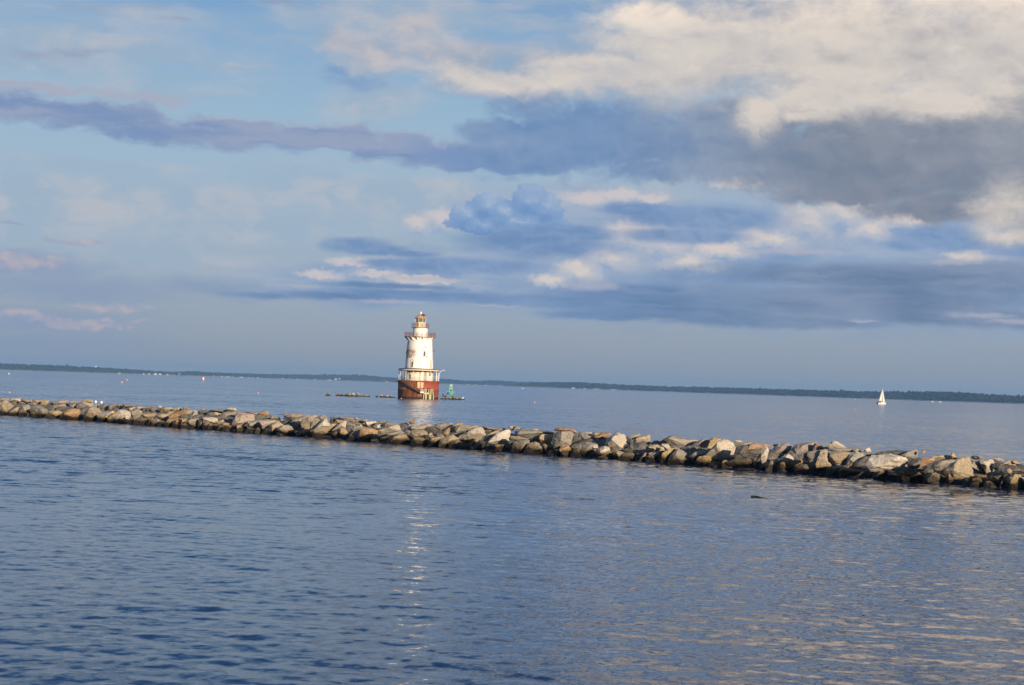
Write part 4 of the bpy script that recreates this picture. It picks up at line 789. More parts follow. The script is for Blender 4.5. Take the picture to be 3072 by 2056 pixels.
# ------------------------------------------------------------------ breakwater: every stone traced from the photograph
ROCKS = {
(0, 1180, 9.0115): """t -3,27 10,20 19,20 40,35 38,44 20,52 17,62 -3,62
k -3,15 10,12 23,14 24,20 12,21 -3,24
p 24,15 56,14 56,22 32,22 28,20
r 32,20 38,18 48,18 51,23 47,29 42,33 35,28
g 55,16 72,15 87,17 86,24 78,27 68,22 57,20
k 51,23 60,20 77,26 66,33 58,31 51,29
d 41,33 46,30 58,32 50,40 28,50 20,49
t 20,52 43,46 56,37 58,40 50,55 46,62 22,61
g 58,34 68,32 78,30 81,40 80,50 73,54 66,62 47,62 50,52
t 88,17 100,18 111,19 109,28 106,33 98,28 88,24
t 80,33 90,23 97,21 102,28 108,34 100,36 82,40
g 81,40 86,37 100,34 112,35 124,42 129,48 127,56 118,60 104,58 98,57 92,50
y!golden block| 112,22 117,17 131,20 131,24 122,37 110,33
d 125,38 131,27 142,22 148,26 144,35 148,47 135,48 130,45
t!tan keel-shaped slab| 144,35 160,31 180,26 187,25 189,36 182,43 172,48 158,46 147,42
g 143,24 160,20 178,19 187,22 186,25 160,31 146,32
g 188,22 200,20 215,22 212,26 193,29 188,27
t 130,54 135,48 156,46 168,50 172,54 160,62 150,62 137,62
d 118,60 128,57 150,62 160,66 160,74 118,68
o 159,64 172,52 190,46 203,43 216,46 213,56 214,66 210,76 178,73
t 70,62 76,52 84,58 84,64 72,66
d 84,50 92,52 97,58 97,67 85,66
g 192,30 205,27 209,28 206,37 197,41 192,37
g 207,38 211,29 218,25 235,24 250,26 250,38 236,43 222,44
t 219,21 224,16 236,15 248,18 252,22 250,26 218,25""",
(250, 1190, 9.0115): """t!round tan dome| 1,60 3,45 10,36 20,30 31,29 41,34 49,42 40,47 36,60 30,68 8,67
t 33,25 42,21 44,30 40,31
d 42,31 43,22 55,20 63,24 63,38 55,42 50,40
g 67,37 67,25 73,21 85,19 92,21 90,26 82,29 80,40 68,40
d 82,29 90,25 97,30 100,37 92,40 81,38
k 92,22 98,20 104,22 108,30 106,36 100,36 95,29
g 104,21 115,22 135,22 147,24 140,27 120,31 110,29
d 109,31 118,30 124,33 121,38 112,36
t 122,37 125,31 137,28 143,30 133,38 127,42
g 37,60 40,47 55,41 75,41 79,46 70,54 60,60 56,66 38,68
p!striped pale boulder| 67,60 75,50 92,39 104,36 115,38 127,42 132,50 130,58 116,66 98,58 90,62 72,66
g 129,41 136,33 148,32 157,39 160,47 152,50 145,56 138,62 131,57
t 140,30 150,27 162,28 163,34 158,38 150,31
g 163,28 180,26 196,27 190,31 172,34 164,34
d 161,40 170,34 172,44 166,47
d 171,35 183,31 186,45 172,45
g 184,33 195,30 203,32 205,38 212,43 203,48 190,44 185,42
t 202,32 215,30 235,30 248,34 240,38 222,44 210,42
y!mustard slab| 155,50 163,46 178,45 196,47 197,50 185,56 176,61 168,58
d 134,66 140,61 155,58 164,61 168,70 168,77 136,75
t 196,51 205,46 220,47 230,52 229,62 223,66 212,62 200,56
g 173,70 178,60 186,57 190,60 188,64 182,70 180,77 174,76
g 181,72 185,64 198,60 210,63 212,68 206,78 184,78
d 200,72 210,65 222,66 232,72 236,80 202,80
y 222,46 232,40 245,39 245,48 230,50
d 116,66 130,60 140,64 136,75 112,74
d 88,62 98,58 114,66 114,74 88,72
p 200,27 207,24 213,27 212,31 202,31""",
(500, 1200, 9.0115): """t -6,22 5,20 14,22 18,27 8,31 -6,32
y 18,25 22,21 35,21 41,26 36,30 20,30
g 44,26 47,18 53,18 62,24 66,28 56,30 45,29
t -6,40 8,32 16,30 30,29 18,36 8,43 2,46
o!long orange slab| 5,48 8,43 16,36 40,33 60,28 52,36 38,42 24,50 5,56
g 36,43 44,38 58,29 68,28 76,30 70,36 60,44 55,52 50,53 42,49
d 57,50 61,38 68,36 70,44 66,52 60,56
p!white wedge| 66,52 69,42 75,31 80,29 90,34 102,44 98,48 86,52 72,53
t -6,62 2,58 14,54 24,47 30,48 18,60 8,68 -6,70
o 16,70 17,60 24,53 34,51 44,54 54,52 50,58 42,62 36,76 18,76
d 36,73 42,66 58,60 62,68 70,72 80,78 40,78
g 57,62 62,55 75,51 87,51 86,60 80,68 70,71 60,68
d 83,72 86,54 91,48 97,50 98,60 97,68 92,78 84,78
p!pale flat block| 97,49 103,46 120,47 136,49 137,56 132,61 127,64 118,62 112,59 100,60
k 86,29 92,27 98,30 88,33
o 92,26 97,23 103,25 102,28 94,28
d 88,33 95,28 115,28 118,30 111,34 105,42 96,38
p 111,32 118,30 132,30 142,31 150,36 148,40 143,45 138,50 122,46 116,40
g 118,27 145,27 162,26 180,29 172,33 150,34 136,30 120,30
p 160,25 175,21 186,22 190,29 180,30 165,28
g 144,40 152,35 170,31 185,31 191,36 182,44 172,56 160,60 152,56 145,48
k!ribbed mauve block| 176,62 182,50 190,38 195,34 215,36 235,40 235,56 230,59 215,60 198,68 188,70 176,70
k 190,32 215,32 240,34 255,36 250,42 225,40 200,36
g 97,68 104,60 109,58 118,63 116,68 108,74 106,80 96,78
t 107,73 114,66 120,64 124,68 121,80 106,81
t 123,68 130,66 138,68 136,71 128,72
t 132,63 140,57 152,53 156,59 150,64 140,67 134,66
o 150,64 158,61 170,64 168,69 158,70 150,68
t 135,74 142,70 155,70 152,76 144,82 138,80
d 146,82 156,72 170,68 176,70 175,88 150,86
y 188,74 192,68 200,69 213,78 208,80 206,88 188,88
t 196,68 208,62 217,61 214,66 206,70 200,71
g 219,60 226,57 242,57 250,60 240,70 228,77 221,74
d 208,82 222,76 240,78 246,90 208,90""",
(750, 1220, 9.0115): """d 6,36 9,25 16,21 36,23 50,25 56,29 58,35 45,37 20,37
o!orange crest lump| 22,22 26,14 38,15 46,12 51,14 49,24 36,23
g 56,27 65,25 76,27 82,32 80,36 70,29 62,30 60,36
d 60,33 65,28 74,30 80,36 76,40 68,40
g 88,21 94,18 103,20 101,25 96,29 90,26
t 98,28 103,21 118,20 142,22 150,24 138,29 124,33 114,36
p 83,38 96,28 106,32 117,37 111,42 106,50 100,49 92,44
g 108,46 114,38 125,31 140,27 156,23 174,24 186,29 180,34 150,33 138,40 137,52 130,62 118,58 110,52
t!big round tan boulder| 137,42 142,34 155,30 175,31 186,33 178,38 164,42 160,48 158,60 150,61 140,54
g 163,42 176,38 186,36 194,37 186,44 178,54 168,64 163,62
g 182,30 190,25 198,21 204,25 210,32 200,38 190,36
p!pointed pale wedge| 172,70 182,56 192,44 203,33 208,36 214,45 216,52 204,56 192,62 180,68
t 178,68 192,61 212,52 230,47 233,51 226,60 218,68 200,74 182,78
d 216,38 218,30 228,28 232,34 228,48 218,49
g -8,46 6,40 18,37 34,37 30,44 22,52 18,56 4,58 -8,58
k 27,48 34,38 50,36 68,37 72,42 58,44 50,50 38,62 33,62
t 47,66 54,52 62,46 75,40 84,49 88,51 76,58 70,64 64,68 50,70
g 70,66 76,58 88,52 100,50 112,54 116,60 122,68 118,73 100,75 88,66 78,64
d 70,74 76,66 85,63 94,70 98,78 72,80
r 10,70 12,62 20,57 27,61 28,72 12,74
d -6,66 6,60 12,64 10,74 -6,74
o 136,68 146,62 155,62 162,66 158,82 126,81 126,72
d 133,62 139,56 146,60 138,66
t 125,69 133,65 138,68 128,72
d 168,84 172,72 182,76 200,78 215,78 222,84 222,88 170,86
d 28,70 40,62 50,56 48,68 46,75 30,75""",
(1000, 1235, 8.368): """t 3,28 6,17 18,17 28,21 27,26 16,32 8,33
o 11,16 16,13 32,15 46,16 50,19 40,20 20,18
k 52,19 55,14 60,15 66,19 58,21
g 33,24 40,21 60,20 74,22 80,26 78,32 62,34 46,31 40,27
t 70,21 80,19 88,22 84,26 78,25
p -4,48 10,36 20,27 28,23 33,26 30,34 31,41 20,40 8,46
k 31,33 37,27 44,31 56,32 54,36 43,40 34,41
g 42,40 46,36 60,35 72,37 76,40 64,48 53,53 47,48
y!yellow egg-shaped stone| 14,50 15,43 22,41 30,44 36,50 41,56 34,61 24,59 16,56
d -4,58 4,48 14,44 14,54 16,58 4,62
d 0,68 8,63 18,61 22,68 26,73 2,71
d 30,72 44,58 60,48 72,44 72,50 66,60 60,75 34,74
o!orange slanting boulder| 60,68 66,58 70,46 82,40 94,42 102,47 114,50 108,54 100,60 92,76 62,76
p 78,27 90,25 106,25 110,29 102,34 88,38 82,36
g 100,30 115,25 126,22 134,26 126,30 112,32
p!white cube stone| 103,35 112,32 124,30 128,36 129,39 118,46 108,46 105,42
d 95,38 102,34 106,44 103,45
g 126,32 134,27 150,28 160,33 148,38 130,40 128,36
p 110,56 116,49 134,42 150,36 160,33 165,38 169,48 150,50 130,54 116,60
g 118,62 124,56 140,52 168,48 178,54 160,58 146,62 130,68 120,70
g 92,76 98,64 104,57 110,58 116,66 118,76 112,78 94,77
t 138,70 150,62 165,57 182,56 192,62 197,67 190,70 180,76 170,82 140,80 130,78
d 165,36 170,30 184,29 190,34 186,42 186,52 174,48 167,42
r!brown fin stone| 190,29 197,20 201,18 204,21 206,31 196,32
d 185,42 194,36 204,36 203,42 196,50 188,50
t 198,48 204,40 210,36 224,32 240,32 250,36 240,44 236,50 222,46 210,50
t 190,54 196,48 208,50 224,46 234,50 236,58 226,63 212,62 202,66 196,62
y!pale yellow cushion stone| 192,78 202,67 214,64 226,66 234,72 236,82 220,86 200,86
d 116,78 124,70 136,66 138,80 118,80""",
(1260, 1250, 8.368): """g 32,24 40,20 54,17 66,18 79,17 83,21 74,26 60,33 50,37 42,34 36,30
d 12,30 20,26 31,25 34,32 42,40 36,46 22,42 15,38
o 54,40 60,34 72,28 76,32 74,40 72,48 67,51 60,47
o!bent orange boulder| 74,36 76,28 84,22 94,17 101,16 108,19 100,22 88,26 84,34 87,48 78,46
g 84,30 92,24 104,20 126,22 150,24 142,28 124,34 108,42 100,45 92,44 86,38
p 102,48 110,44 126,36 142,29 152,25 156,29 160,38 164,46 150,50 140,58 126,61 110,58 100,56
t 130,70 138,60 148,50 162,46 154,56 146,66 138,70
d 156,30 165,26 180,32 186,36 176,40 166,46 160,40
g 150,24 170,26 196,30 206,33 188,36 176,32 160,28
o 188,36 196,30 210,29 218,32 206,35 196,38
t 160,60 164,50 174,42 186,37 195,36 198,39 184,48 172,56 162,65
w!white leaning slab| 168,72 172,60 184,48 200,40 222,33 226,38 222,46 218,52 222,64 208,70 190,70 178,70
y 166,76 180,70 204,71 222,65 218,72 206,82 190,87 168,86
t 20,66 27,55 36,52 48,50 58,49 65,52 56,56 44,64 38,72 22,72
t 46,68 52,58 66,53 82,47 88,50 97,56 86,58 74,64 66,78 48,78
t 68,78 72,67 84,61 96,58 102,64 100,70 92,80 70,81
r 97,74 106,69 120,70 126,72 120,82 100,81
d 131,80 138,69 150,67 154,72 158,86 132,86
d 148,64 160,56 164,66 160,72 150,68
t 22,50 27,45 36,50 36,55 26,56
t 16,56 22,45 28,41 32,45 24,52 20,58
g 222,28 226,24 238,23 242,30 236,34 224,34
d 220,78 230,66 244,62 244,82 222,82""",
(1520, 1265, 8.368): """p 18,19 23,10 33,16 36,19 24,23
g 2,20 8,12 16,11 20,16 14,22
g!long grey slab| 16,36 24,24 40,19 62,21 90,24 108,24 124,28 118,33 90,31 74,36 62,40 52,44 36,40 20,38
t 62,21 68,17 76,18 82,24 70,25
t 5,42 12,37 28,37 44,41 52,44 40,47 28,50 18,50 8,46
g 12,70 16,56 24,48 40,45 58,50 66,46 60,54 50,64 40,74 14,76
t 40,76 48,66 60,55 72,50 82,54 94,62 96,68 90,78 70,78 44,80
y!golden cube stone| 82,36 90,32 105,34 117,34 116,44 110,53 100,55 88,53 84,46
d 60,44 74,36 84,34 84,50 74,46
g 116,38 122,28 140,25 164,28 166,34 160,40 160,58 150,60 136,60 126,68 119,66 116,54
d 160,40 166,30 176,28 180,36 180,46 184,56 176,62 160,56
o 119,23 124,17 132,15 142,18 150,16 164,19 172,23 176,28 160,28 140,25
g 178,46 181,32 184,27 204,28 216,34 228,36 226,46 224,57 208,55 194,53 184,52
t 89,58 96,56 106,59 116,64 112,70 98,73 94,66
g 186,74 190,60 198,53 212,54 226,58 228,64 218,68 206,78 196,82 186,80
o 134,72 137,62 146,59 156,61 162,70 164,78 156,86 148,90 138,84
g 120,84 126,74 136,64 137,72 134,82 128,86
d 100,82 108,74 118,71 122,76 118,86 102,85
d 160,82 166,72 178,66 186,72 184,88 160,88
p 182,27 200,26 214,28 210,33 190,30
d 66,46 72,43 80,50 80,54 70,50""",
(1780, 1280, 8.368): """g -6,20 2,14 18,14 30,17 20,22 4,24
o 0,26 14,18 26,14 42,16 43,21 36,26 22,29 14,31 4,30
d 8,34 20,29 36,25 34,34 30,44 10,45
p!tall peaked boulder| 28,46 32,34 44,24 58,16 62,15 76,20 81,28 85,42 84,54 80,61 66,61 60,60 50,64 42,56 34,50
g 82,34 84,26 98,20 115,18 118,22 108,30 94,34 86,36
t!square olive block| 99,58 97,40 104,32 118,24 140,22 142,30 142,46 132,54 116,58 104,60
d 86,58 87,38 92,30 98,36 100,44 100,60 90,61
t 148,44 149,37 156,36 160,35 168,38 166,42 154,45
t 133,50 144,46 160,45 168,52 172,58 160,62 146,66 138,64 133,56
p 171,48 174,43 188,44 192,50 194,57 188,61 184,58 180,54
t 168,50 176,52 180,60 178,66 170,70 164,64 170,58
g!dark hump-backed boulder| 169,38 178,32 196,25 206,24 212,29 232,30 262,36 264,50 262,62 240,62 216,56 194,48 178,42
t 137,68 150,62 164,62 167,70 162,80 154,84 144,78
k 110,82 126,67 134,64 138,68 132,74 134,86 130,90 108,88
k 131,76 140,72 150,78 160,84 158,90 132,90
p 4,68 12,58 20,52 30,50 38,53 46,60 40,64 30,70 20,74 10,74
y 10,78 20,74 34,68 46,62 42,74 38,81 12,81
p 59,66 64,61 74,64 84,68 84,74 76,80 62,78
d 60,82 64,72 80,76 84,68 98,60 110,64 100,84 62,84
d 108,68 120,60 134,56 138,64 126,70 112,74
g 186,88 192,74 206,62 214,54 218,58 232,66 240,76 244,90 230,94 188,94
y 164,82 176,74 190,66 206,58 214,54 206,64 192,74 186,88 170,90
p -2,54 2,45 10,45 12,54 4,56""",
(2040, 1295, 8.368): """g 28,38 34,31 50,23 58,20 66,19 72,24 64,28 50,36 36,40
d 34,48 40,38 56,28 72,22 72,34 62,46 50,50
y 64,54 70,40 76,28 77,19 88,17 102,19 98,26 90,32 80,40 70,50
p!largest pale boulder| 62,62 76,52 86,38 98,24 108,19 122,22 131,30 132,38 139,44 138,54 132,62 130,70 118,74 104,72 92,68 82,66 70,64
y 43,72 48,64 60,60 74,62 83,67 84,74 70,78 60,86 46,86
g 24,62 34,54 44,48 60,47 66,52 68,58 54,62 40,68 30,64
t 104,78 112,72 120,74 130,80 130,92 106,92
d 60,86 84,76 100,76 104,90 62,90
g 132,36 136,27 148,27 164,29 176,28 186,32 174,36 152,36 140,40
p 137,27 140,22 150,22 164,28 152,29
d 134,62 140,44 150,36 170,36 168,46 160,52 162,62 140,66
o 163,50 170,40 176,32 186,30 210,32 226,35 220,40 204,42 190,46 172,49
d 166,52 190,46 204,42 206,56 190,63 172,62
p!upright pale stone| 201,74 205,52 205,44 214,38 222,40 222,50 218,58 218,66 216,74 206,80
d 190,80 196,62 204,44 206,52 202,74 196,84
d 118,78 134,72 150,64 166,64 180,72 184,80 170,86 150,86 130,86
p 148,66 152,62 160,64 158,68 150,69
d 134,92 150,86 180,86 192,92 188,98 140,96
d 198,90 206,80 218,74 222,78 206,94""",
(2300, 1310, 8.368): """k!speckled pink boulder| 4,50 12,38 22,26 28,18 42,17 54,18 62,24 60,32 54,42 44,46 36,52 26,58 14,60 6,56
d 16,24 17,19 26,19 24,26
p 28,62 38,52 46,45 54,44 64,50 70,59 60,58 48,56 36,62
r 30,72 46,58 54,55 64,58 66,62 54,68 50,74 46,86 32,84
k 58,40 66,32 72,26 82,18 100,18 122,16 118,26 120,34 110,38 94,40 92,52 84,54 76,56 68,52 60,46
o 117,33 118,22 122,17 134,22 142,26 144,32 130,34
d 92,52 94,42 118,35 120,46 116,60 108,66 100,60
o!ochre-topped stone| 57,79 66,70 78,62 85,57 96,61 104,65 100,70 84,69 72,72 62,79
d 70,94 70,76 84,70 100,70 105,80 102,94 86,97
d 50,82 60,68 74,60 80,58 70,68 58,82
t!tall tan stone| 124,84 130,66 136,52 137,36 146,35 156,40 158,58 162,70 160,77 150,78 140,84 130,88
d 114,78 120,58 124,40 132,34 138,36 136,52 128,68 122,84
t 156,48 158,40 170,36 190,38 210,40 206,50 196,58 184,68 172,68 162,62 157,54
g 152,36 160,32 190,30 220,30 236,34 250,36 236,40 200,38 170,36
p!spotted crest stone| 154,28 158,18 164,12 172,12 180,16 192,22 202,29 176,30
g 142,27 150,25 158,28 156,31 144,31
g 202,68 206,56 216,44 226,38 240,42 250,50 240,60 222,64 210,70
p 168,78 174,70 181,69 200,79 184,80 178,84
r 182,88 190,80 210,80 230,86 250,90 250,102 184,100
d 150,82 164,74 172,76 180,86 182,100 150,94
t -4,72 4,66 14,56 20,56 26,62 24,72 24,86 8,90 -4,90
d 24,86 30,72 46,84 50,90 24,92""",
(2560, 1330, 8.368): """w!white speckled slab| 24,56 32,48 38,36 48,31 62,30 74,29 84,26 92,30 104,32 120,32 128,36 132,44 124,48 118,54 108,60 96,64 86,66 72,58 58,64 44,70 32,66 25,62
t 42,92 54,76 66,66 74,58 82,62 88,70 78,76 66,82 60,94 44,94
d 50,28 66,22 84,19 96,18 120,20 140,20 130,28 110,31 90,30 80,27 60,31
g!green crest wedge| 116,31 130,24 146,18 158,15 162,22 160,34 150,38 132,38 124,34
p 26,20 32,15 40,12 46,22 36,24
t 0,18 8,14 16,16 22,22 10,24 0,22
d 0,50 10,40 30,32 38,36 32,48 24,58 12,60 0,58
t 0,38 8,28 22,26 38,27 44,30 28,34 12,40
d -2,56 6,48 14,56 18,64 4,66
o 158,60 162,46 168,37 180,36 200,36 204,44 190,50 176,56 166,62
d 134,56 140,46 152,38 166,36 160,50 156,64 146,62
t!round brown waterline stone| 107,80 112,72 120,69 128,72 136,80 140,88 150,94 140,100 112,98
g 136,60 144,60 156,68 168,74 174,80 170,86 162,82 150,74
d 90,76 108,68 120,66 132,60 142,66 156,78 168,88 150,94 134,80 122,68 108,78 96,84
g 172,94 184,82 194,74 206,74 216,80 226,90 228,102 200,104 176,100
d 156,66 166,64 184,70 190,76 180,80 170,74
p 130,58 134,53 138,58 134,60
t 200,40 212,34 234,30 244,34 230,40 212,42 204,44""",
(2792, 1345, 8.368): """g 2,48 10,36 22,32 40,30 60,30 68,33 52,38 40,42 28,48 22,56 12,56 4,52
t 0,24 14,20 26,18 40,18 50,19 56,27 40,27 20,28 4,32
y 50,18 53,11 58,12 64,22 67,28 57,28
k 68,26 74,21 88,24 82,28 74,31
t!big square brown block| 47,45 60,40 78,33 84,28 93,23 98,28 102,44 106,62 107,69 92,74 76,76 62,78 54,70 50,58
o 97,26 104,28 108,32 100,34
d 101,24 104,19 114,18 122,28 112,29
t 118,20 126,20 134,26 124,28
g 100,38 108,32 122,30 136,28 122,34 124,40 130,50 130,60 116,56 106,48
p!bone-shaped pale stone| 121,35 126,31 140,31 152,28 158,32 156,42 153,50 154,60 150,63 140,62 136,52 130,42
k 158,34 160,25 174,24 184,27 180,34 168,36
d 155,44 162,36 180,36 180,42 172,52 166,58 158,52
t 178,43 186,36 196,31 210,33 222,38 228,46 206,42 190,44
o 206,32 212,30 224,37 226,41 214,39
d 170,58 182,46 204,42 226,48 240,50 240,64 224,64 208,60 186,64
t 188,58 192,51 198,50 206,60 198,64 190,61
p 160,60 170,59 178,60 180,70 170,71 164,66
t!big tan corner boulder| 189,78 194,68 206,64 216,63 224,68 228,74 240,84 236,94 220,98 206,100 196,96 190,88
g 170,98 178,82 190,70 190,88 182,94
d 150,60 158,60 166,70 180,72 170,92 150,86 140,64
d 74,94 84,80 94,76 98,82 96,96
r 98,86 106,76 116,74 126,78 132,92 128,100 98,98
t 44,82 45,64 50,70 58,78 54,86
d 18,58 30,48 44,44 48,60 44,76 30,66
d 130,98 140,84 150,82 166,92 166,105 132,105
g 226,72 238,74 246,80 246,98 238,94"""}
COLS = {'t': (0.370, 0.290, 0.192), 'g': (0.290, 0.258, 0.212), 'p': (0.50, 0.43, 0.34), 'w': (0.66, 0.58, 0.48), 'o': (0.40, 0.245, 0.125), 'r': (0.24, 0.165, 0.105), 'd': (0.130, 0.120, 0.106), 'y': (0.42, 0.315, 0.16), 'k': (0.335, 0.265, 0.225)}  # the dark tone paints shade into many ordinary stones, besides truly darker ones
CNAME = {'t': 'tan', 'g': 'grey', 'p': 'pale', 'w': 'white', 'o': 'orange', 'r': 'brown', 'd': 'dark', 'y': 'yellowish', 'k': 'pinkish'}
A_, B_ = water_pt(0, 1244), water_pt(3072, 1470)
LN = (B_ - A_).normalized(); NR = Vector((-LN.y, LN.x, 0))                 # along the breakwater, and away from the viewer
if NR.y < 0: NR = -NR
def on_slope(px, py):
    d = ray(px, py); best = None
    # the sloping front of the mound: z = 0.95 * s, then the level crest
    s0, ds = (CAM - A_).dot(NR), d.dot(NR)
    t = (0.95 * s0 - H) / (d.z - 0.95 * ds)
    P = CAM + d * t
    if P.z > 0.62:
        tz = (0.62 + 0.12 - H) / d.z if d.z < -1e-4 else 1e9
        s_t = s0 + ds * tz
        smax = 2.3
        if s_t > smax: tz = (smax - s0) / ds
        P = CAM + d * tz
    elif P.z < -0.05: P = water_pt(px, py)
    return P

def make_rock(poly, colk, seed, origin=None, gran=3, depth_k=1.0, mat='rock'):
    rn = random.Random(seed)
    if origin is None:
        cx, cy = sum(q[0] for q in poly) / len(poly), (min(q[1] for q in poly) + max(q[1] for q in poly)) / 2
        origin = on_slope(cx, cy)
        mx_, my_ = cx, cy; poly = [(mx_ + (q[0] - mx_) * 1.07, my_ + (q[1] - my_) * 1.06) for q in poly]
    dist = (origin - CAM).dot(fwd)
    def unp(px, py): return CAM + ray(px, py) * dist
    pts = [unp(*q) for q in poly]; cen = sum(pts, Vector()) / len(pts)
    wv = max(q[0] for q in poly) - min(q[0] for q in poly); hv = max(q[1] for q in poly) - min(q[1] for q in poly)
    wm, hm = wv * dist / F, hv * dist / F
    dep = (0.55 * min(wm, hm) + 0.25 * max(wm, hm)) * depth_k
    vd = Vector(((cen - CAM).x, (cen - CAM).y, 0)).normalized(); sd = Vector((vd.y, -vd.x, 0))
    # lit stones turn a broad face to the sun, dark ones turn it away
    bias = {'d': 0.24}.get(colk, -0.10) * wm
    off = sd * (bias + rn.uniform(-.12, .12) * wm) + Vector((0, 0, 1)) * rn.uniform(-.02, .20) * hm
    P3 = list(pts); n = len(pts)
    pick = sorted(rn.sample(range(n), min(n, rn.choice((3, 4, 4, 5)))))
    for i in pick:
        q = cen + (pts[i] - cen) * rn.uniform(0.35, 0.68) + off
        P3.append(q - vd * dep * rn.uniform(0.32, 0.75))
    for i in range(n):
        P3.append(cen + (pts[i] - cen) * rn.uniform(0.6, 0.85) + vd * dep * rn.uniform(0.5, 0.9) - Vector((0, 0, 0.05 * hm)))
    bm = bmesh.new(); vs = [bm.verts.new(q - cen) for q in P3]
    r_ = bmesh.ops.convex_hull(bm, input=vs)
    bmesh.ops.delete(bm, geom=list({e for e in r_['geom_interior'] + r_['geom_unused'] if isinstance(e, bmesh.types.BMVert)}), context='VERTS')
    bmesh.ops.triangulate(bm, faces=bm.faces[:])
    bmesh.ops.subdivide_edges(bm, edges=bm.edges[:], cuts=gran, use_grid_fill=True)
    bmesh.ops.smooth_vert(bm, verts=bm.verts[:], factor=0.13, use_axis_x=True, use_axis_y=True, use_axis_z=True)
    size = math.sqrt(wm * hm); bm.normal_update(); o3 = Vector((seed * 3.7 % 91, seed * 1.3 % 57, seed * .7 % 33))
    for v in bm.verts:
        k = v.co / size
        a = mnoise.noise(k * 2.3 + o3) * 0.05 + mnoise.noise(k * 6 + o3) * 0.040 + mnoise.noise(k * 14 + o3) * 0.018
        v.co += v.normal * a * size
    me = bpy.data.meshes.new('rock'); bm.to_mesh(me); bm.free(); me.materials.append(MATS[mat])
    o = bpy.data.objects.new('rock', me); C.objects.link(o); o.location = cen
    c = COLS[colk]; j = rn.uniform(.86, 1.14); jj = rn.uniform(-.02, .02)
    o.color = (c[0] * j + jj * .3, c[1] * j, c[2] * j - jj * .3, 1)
    return o, wm, hm

recs = []; seed = 100
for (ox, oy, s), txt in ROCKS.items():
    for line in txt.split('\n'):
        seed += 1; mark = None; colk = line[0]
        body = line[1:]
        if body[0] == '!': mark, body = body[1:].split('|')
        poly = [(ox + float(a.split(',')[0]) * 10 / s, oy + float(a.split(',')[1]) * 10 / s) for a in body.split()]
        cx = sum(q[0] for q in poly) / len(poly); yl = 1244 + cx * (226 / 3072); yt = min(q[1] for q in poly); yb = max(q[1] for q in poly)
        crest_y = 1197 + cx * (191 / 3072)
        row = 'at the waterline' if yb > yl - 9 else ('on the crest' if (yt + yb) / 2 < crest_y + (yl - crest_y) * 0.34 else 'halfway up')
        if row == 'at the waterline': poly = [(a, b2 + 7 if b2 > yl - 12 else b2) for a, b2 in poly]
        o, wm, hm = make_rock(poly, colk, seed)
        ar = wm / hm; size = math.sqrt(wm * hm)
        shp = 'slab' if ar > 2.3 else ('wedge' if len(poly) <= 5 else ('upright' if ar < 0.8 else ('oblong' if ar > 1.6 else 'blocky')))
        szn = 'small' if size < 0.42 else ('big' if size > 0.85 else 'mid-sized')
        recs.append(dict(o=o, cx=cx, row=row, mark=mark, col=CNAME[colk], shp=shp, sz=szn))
marks = [r for r in recs if r['mark']]
ORD = ['first', 'second', 'third', 'fourth', 'fifth', 'sixth', 'seventh', 'eighth', 'ninth', 'tenth']
from collections import defaultdict
buck = defaultdict(list)
for r in recs:
    tag(r['o'], None, 'rock', 'rocks of the breakwater')
    if r['mark']:
        r['o']['label'] = f"{r['mark']} {r['row']} of the breakwater".replace('crest lump on the crest', 'lump on the crest').replace('crest stone on the crest', 'stone on the crest').replace('waterline stone at the waterline', 'stone at the waterline').replace('crest wedge on the crest', 'wedge on the crest'); continue
    nm = min(marks, key=lambda q: abs(q['cx'] - r['cx'])); side = 'left' if r['cx'] < nm['cx'] else 'right'
    buck[(r['row'], nm['mark'], side)].append((abs(r['cx'] - nm['cx']), r, nm))
for (row, mk, side), lst in buck.items():
    lst.sort(key=lambda q: q[0])
    for k, (_, r, nm) in enumerate(lst):
        r['o']['label'] = f"{r['sz']} {r['col']} {r['shp']} rock {row}, {ORD[k]} to {side} of {mk}"

# the smaller stones and rubble in the heart and on the far side of the mound, seen only through the gaps
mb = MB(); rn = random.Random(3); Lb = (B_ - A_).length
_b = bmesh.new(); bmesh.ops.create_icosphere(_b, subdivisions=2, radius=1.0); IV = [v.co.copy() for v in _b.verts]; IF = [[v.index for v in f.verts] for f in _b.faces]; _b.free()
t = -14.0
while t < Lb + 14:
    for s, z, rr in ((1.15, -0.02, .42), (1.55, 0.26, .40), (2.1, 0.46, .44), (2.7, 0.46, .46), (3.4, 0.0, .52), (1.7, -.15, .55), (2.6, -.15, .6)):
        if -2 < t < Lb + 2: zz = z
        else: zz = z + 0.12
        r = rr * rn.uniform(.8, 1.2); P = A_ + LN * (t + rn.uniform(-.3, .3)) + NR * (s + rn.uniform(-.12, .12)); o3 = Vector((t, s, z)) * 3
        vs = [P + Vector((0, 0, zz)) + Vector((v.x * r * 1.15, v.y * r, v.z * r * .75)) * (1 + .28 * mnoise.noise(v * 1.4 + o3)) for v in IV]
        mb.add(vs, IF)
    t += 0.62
o = mb.build('rubble', 'rock'); o.color = (0.125, 0.112, 0.096, 1); tag(o, kind='stuff')
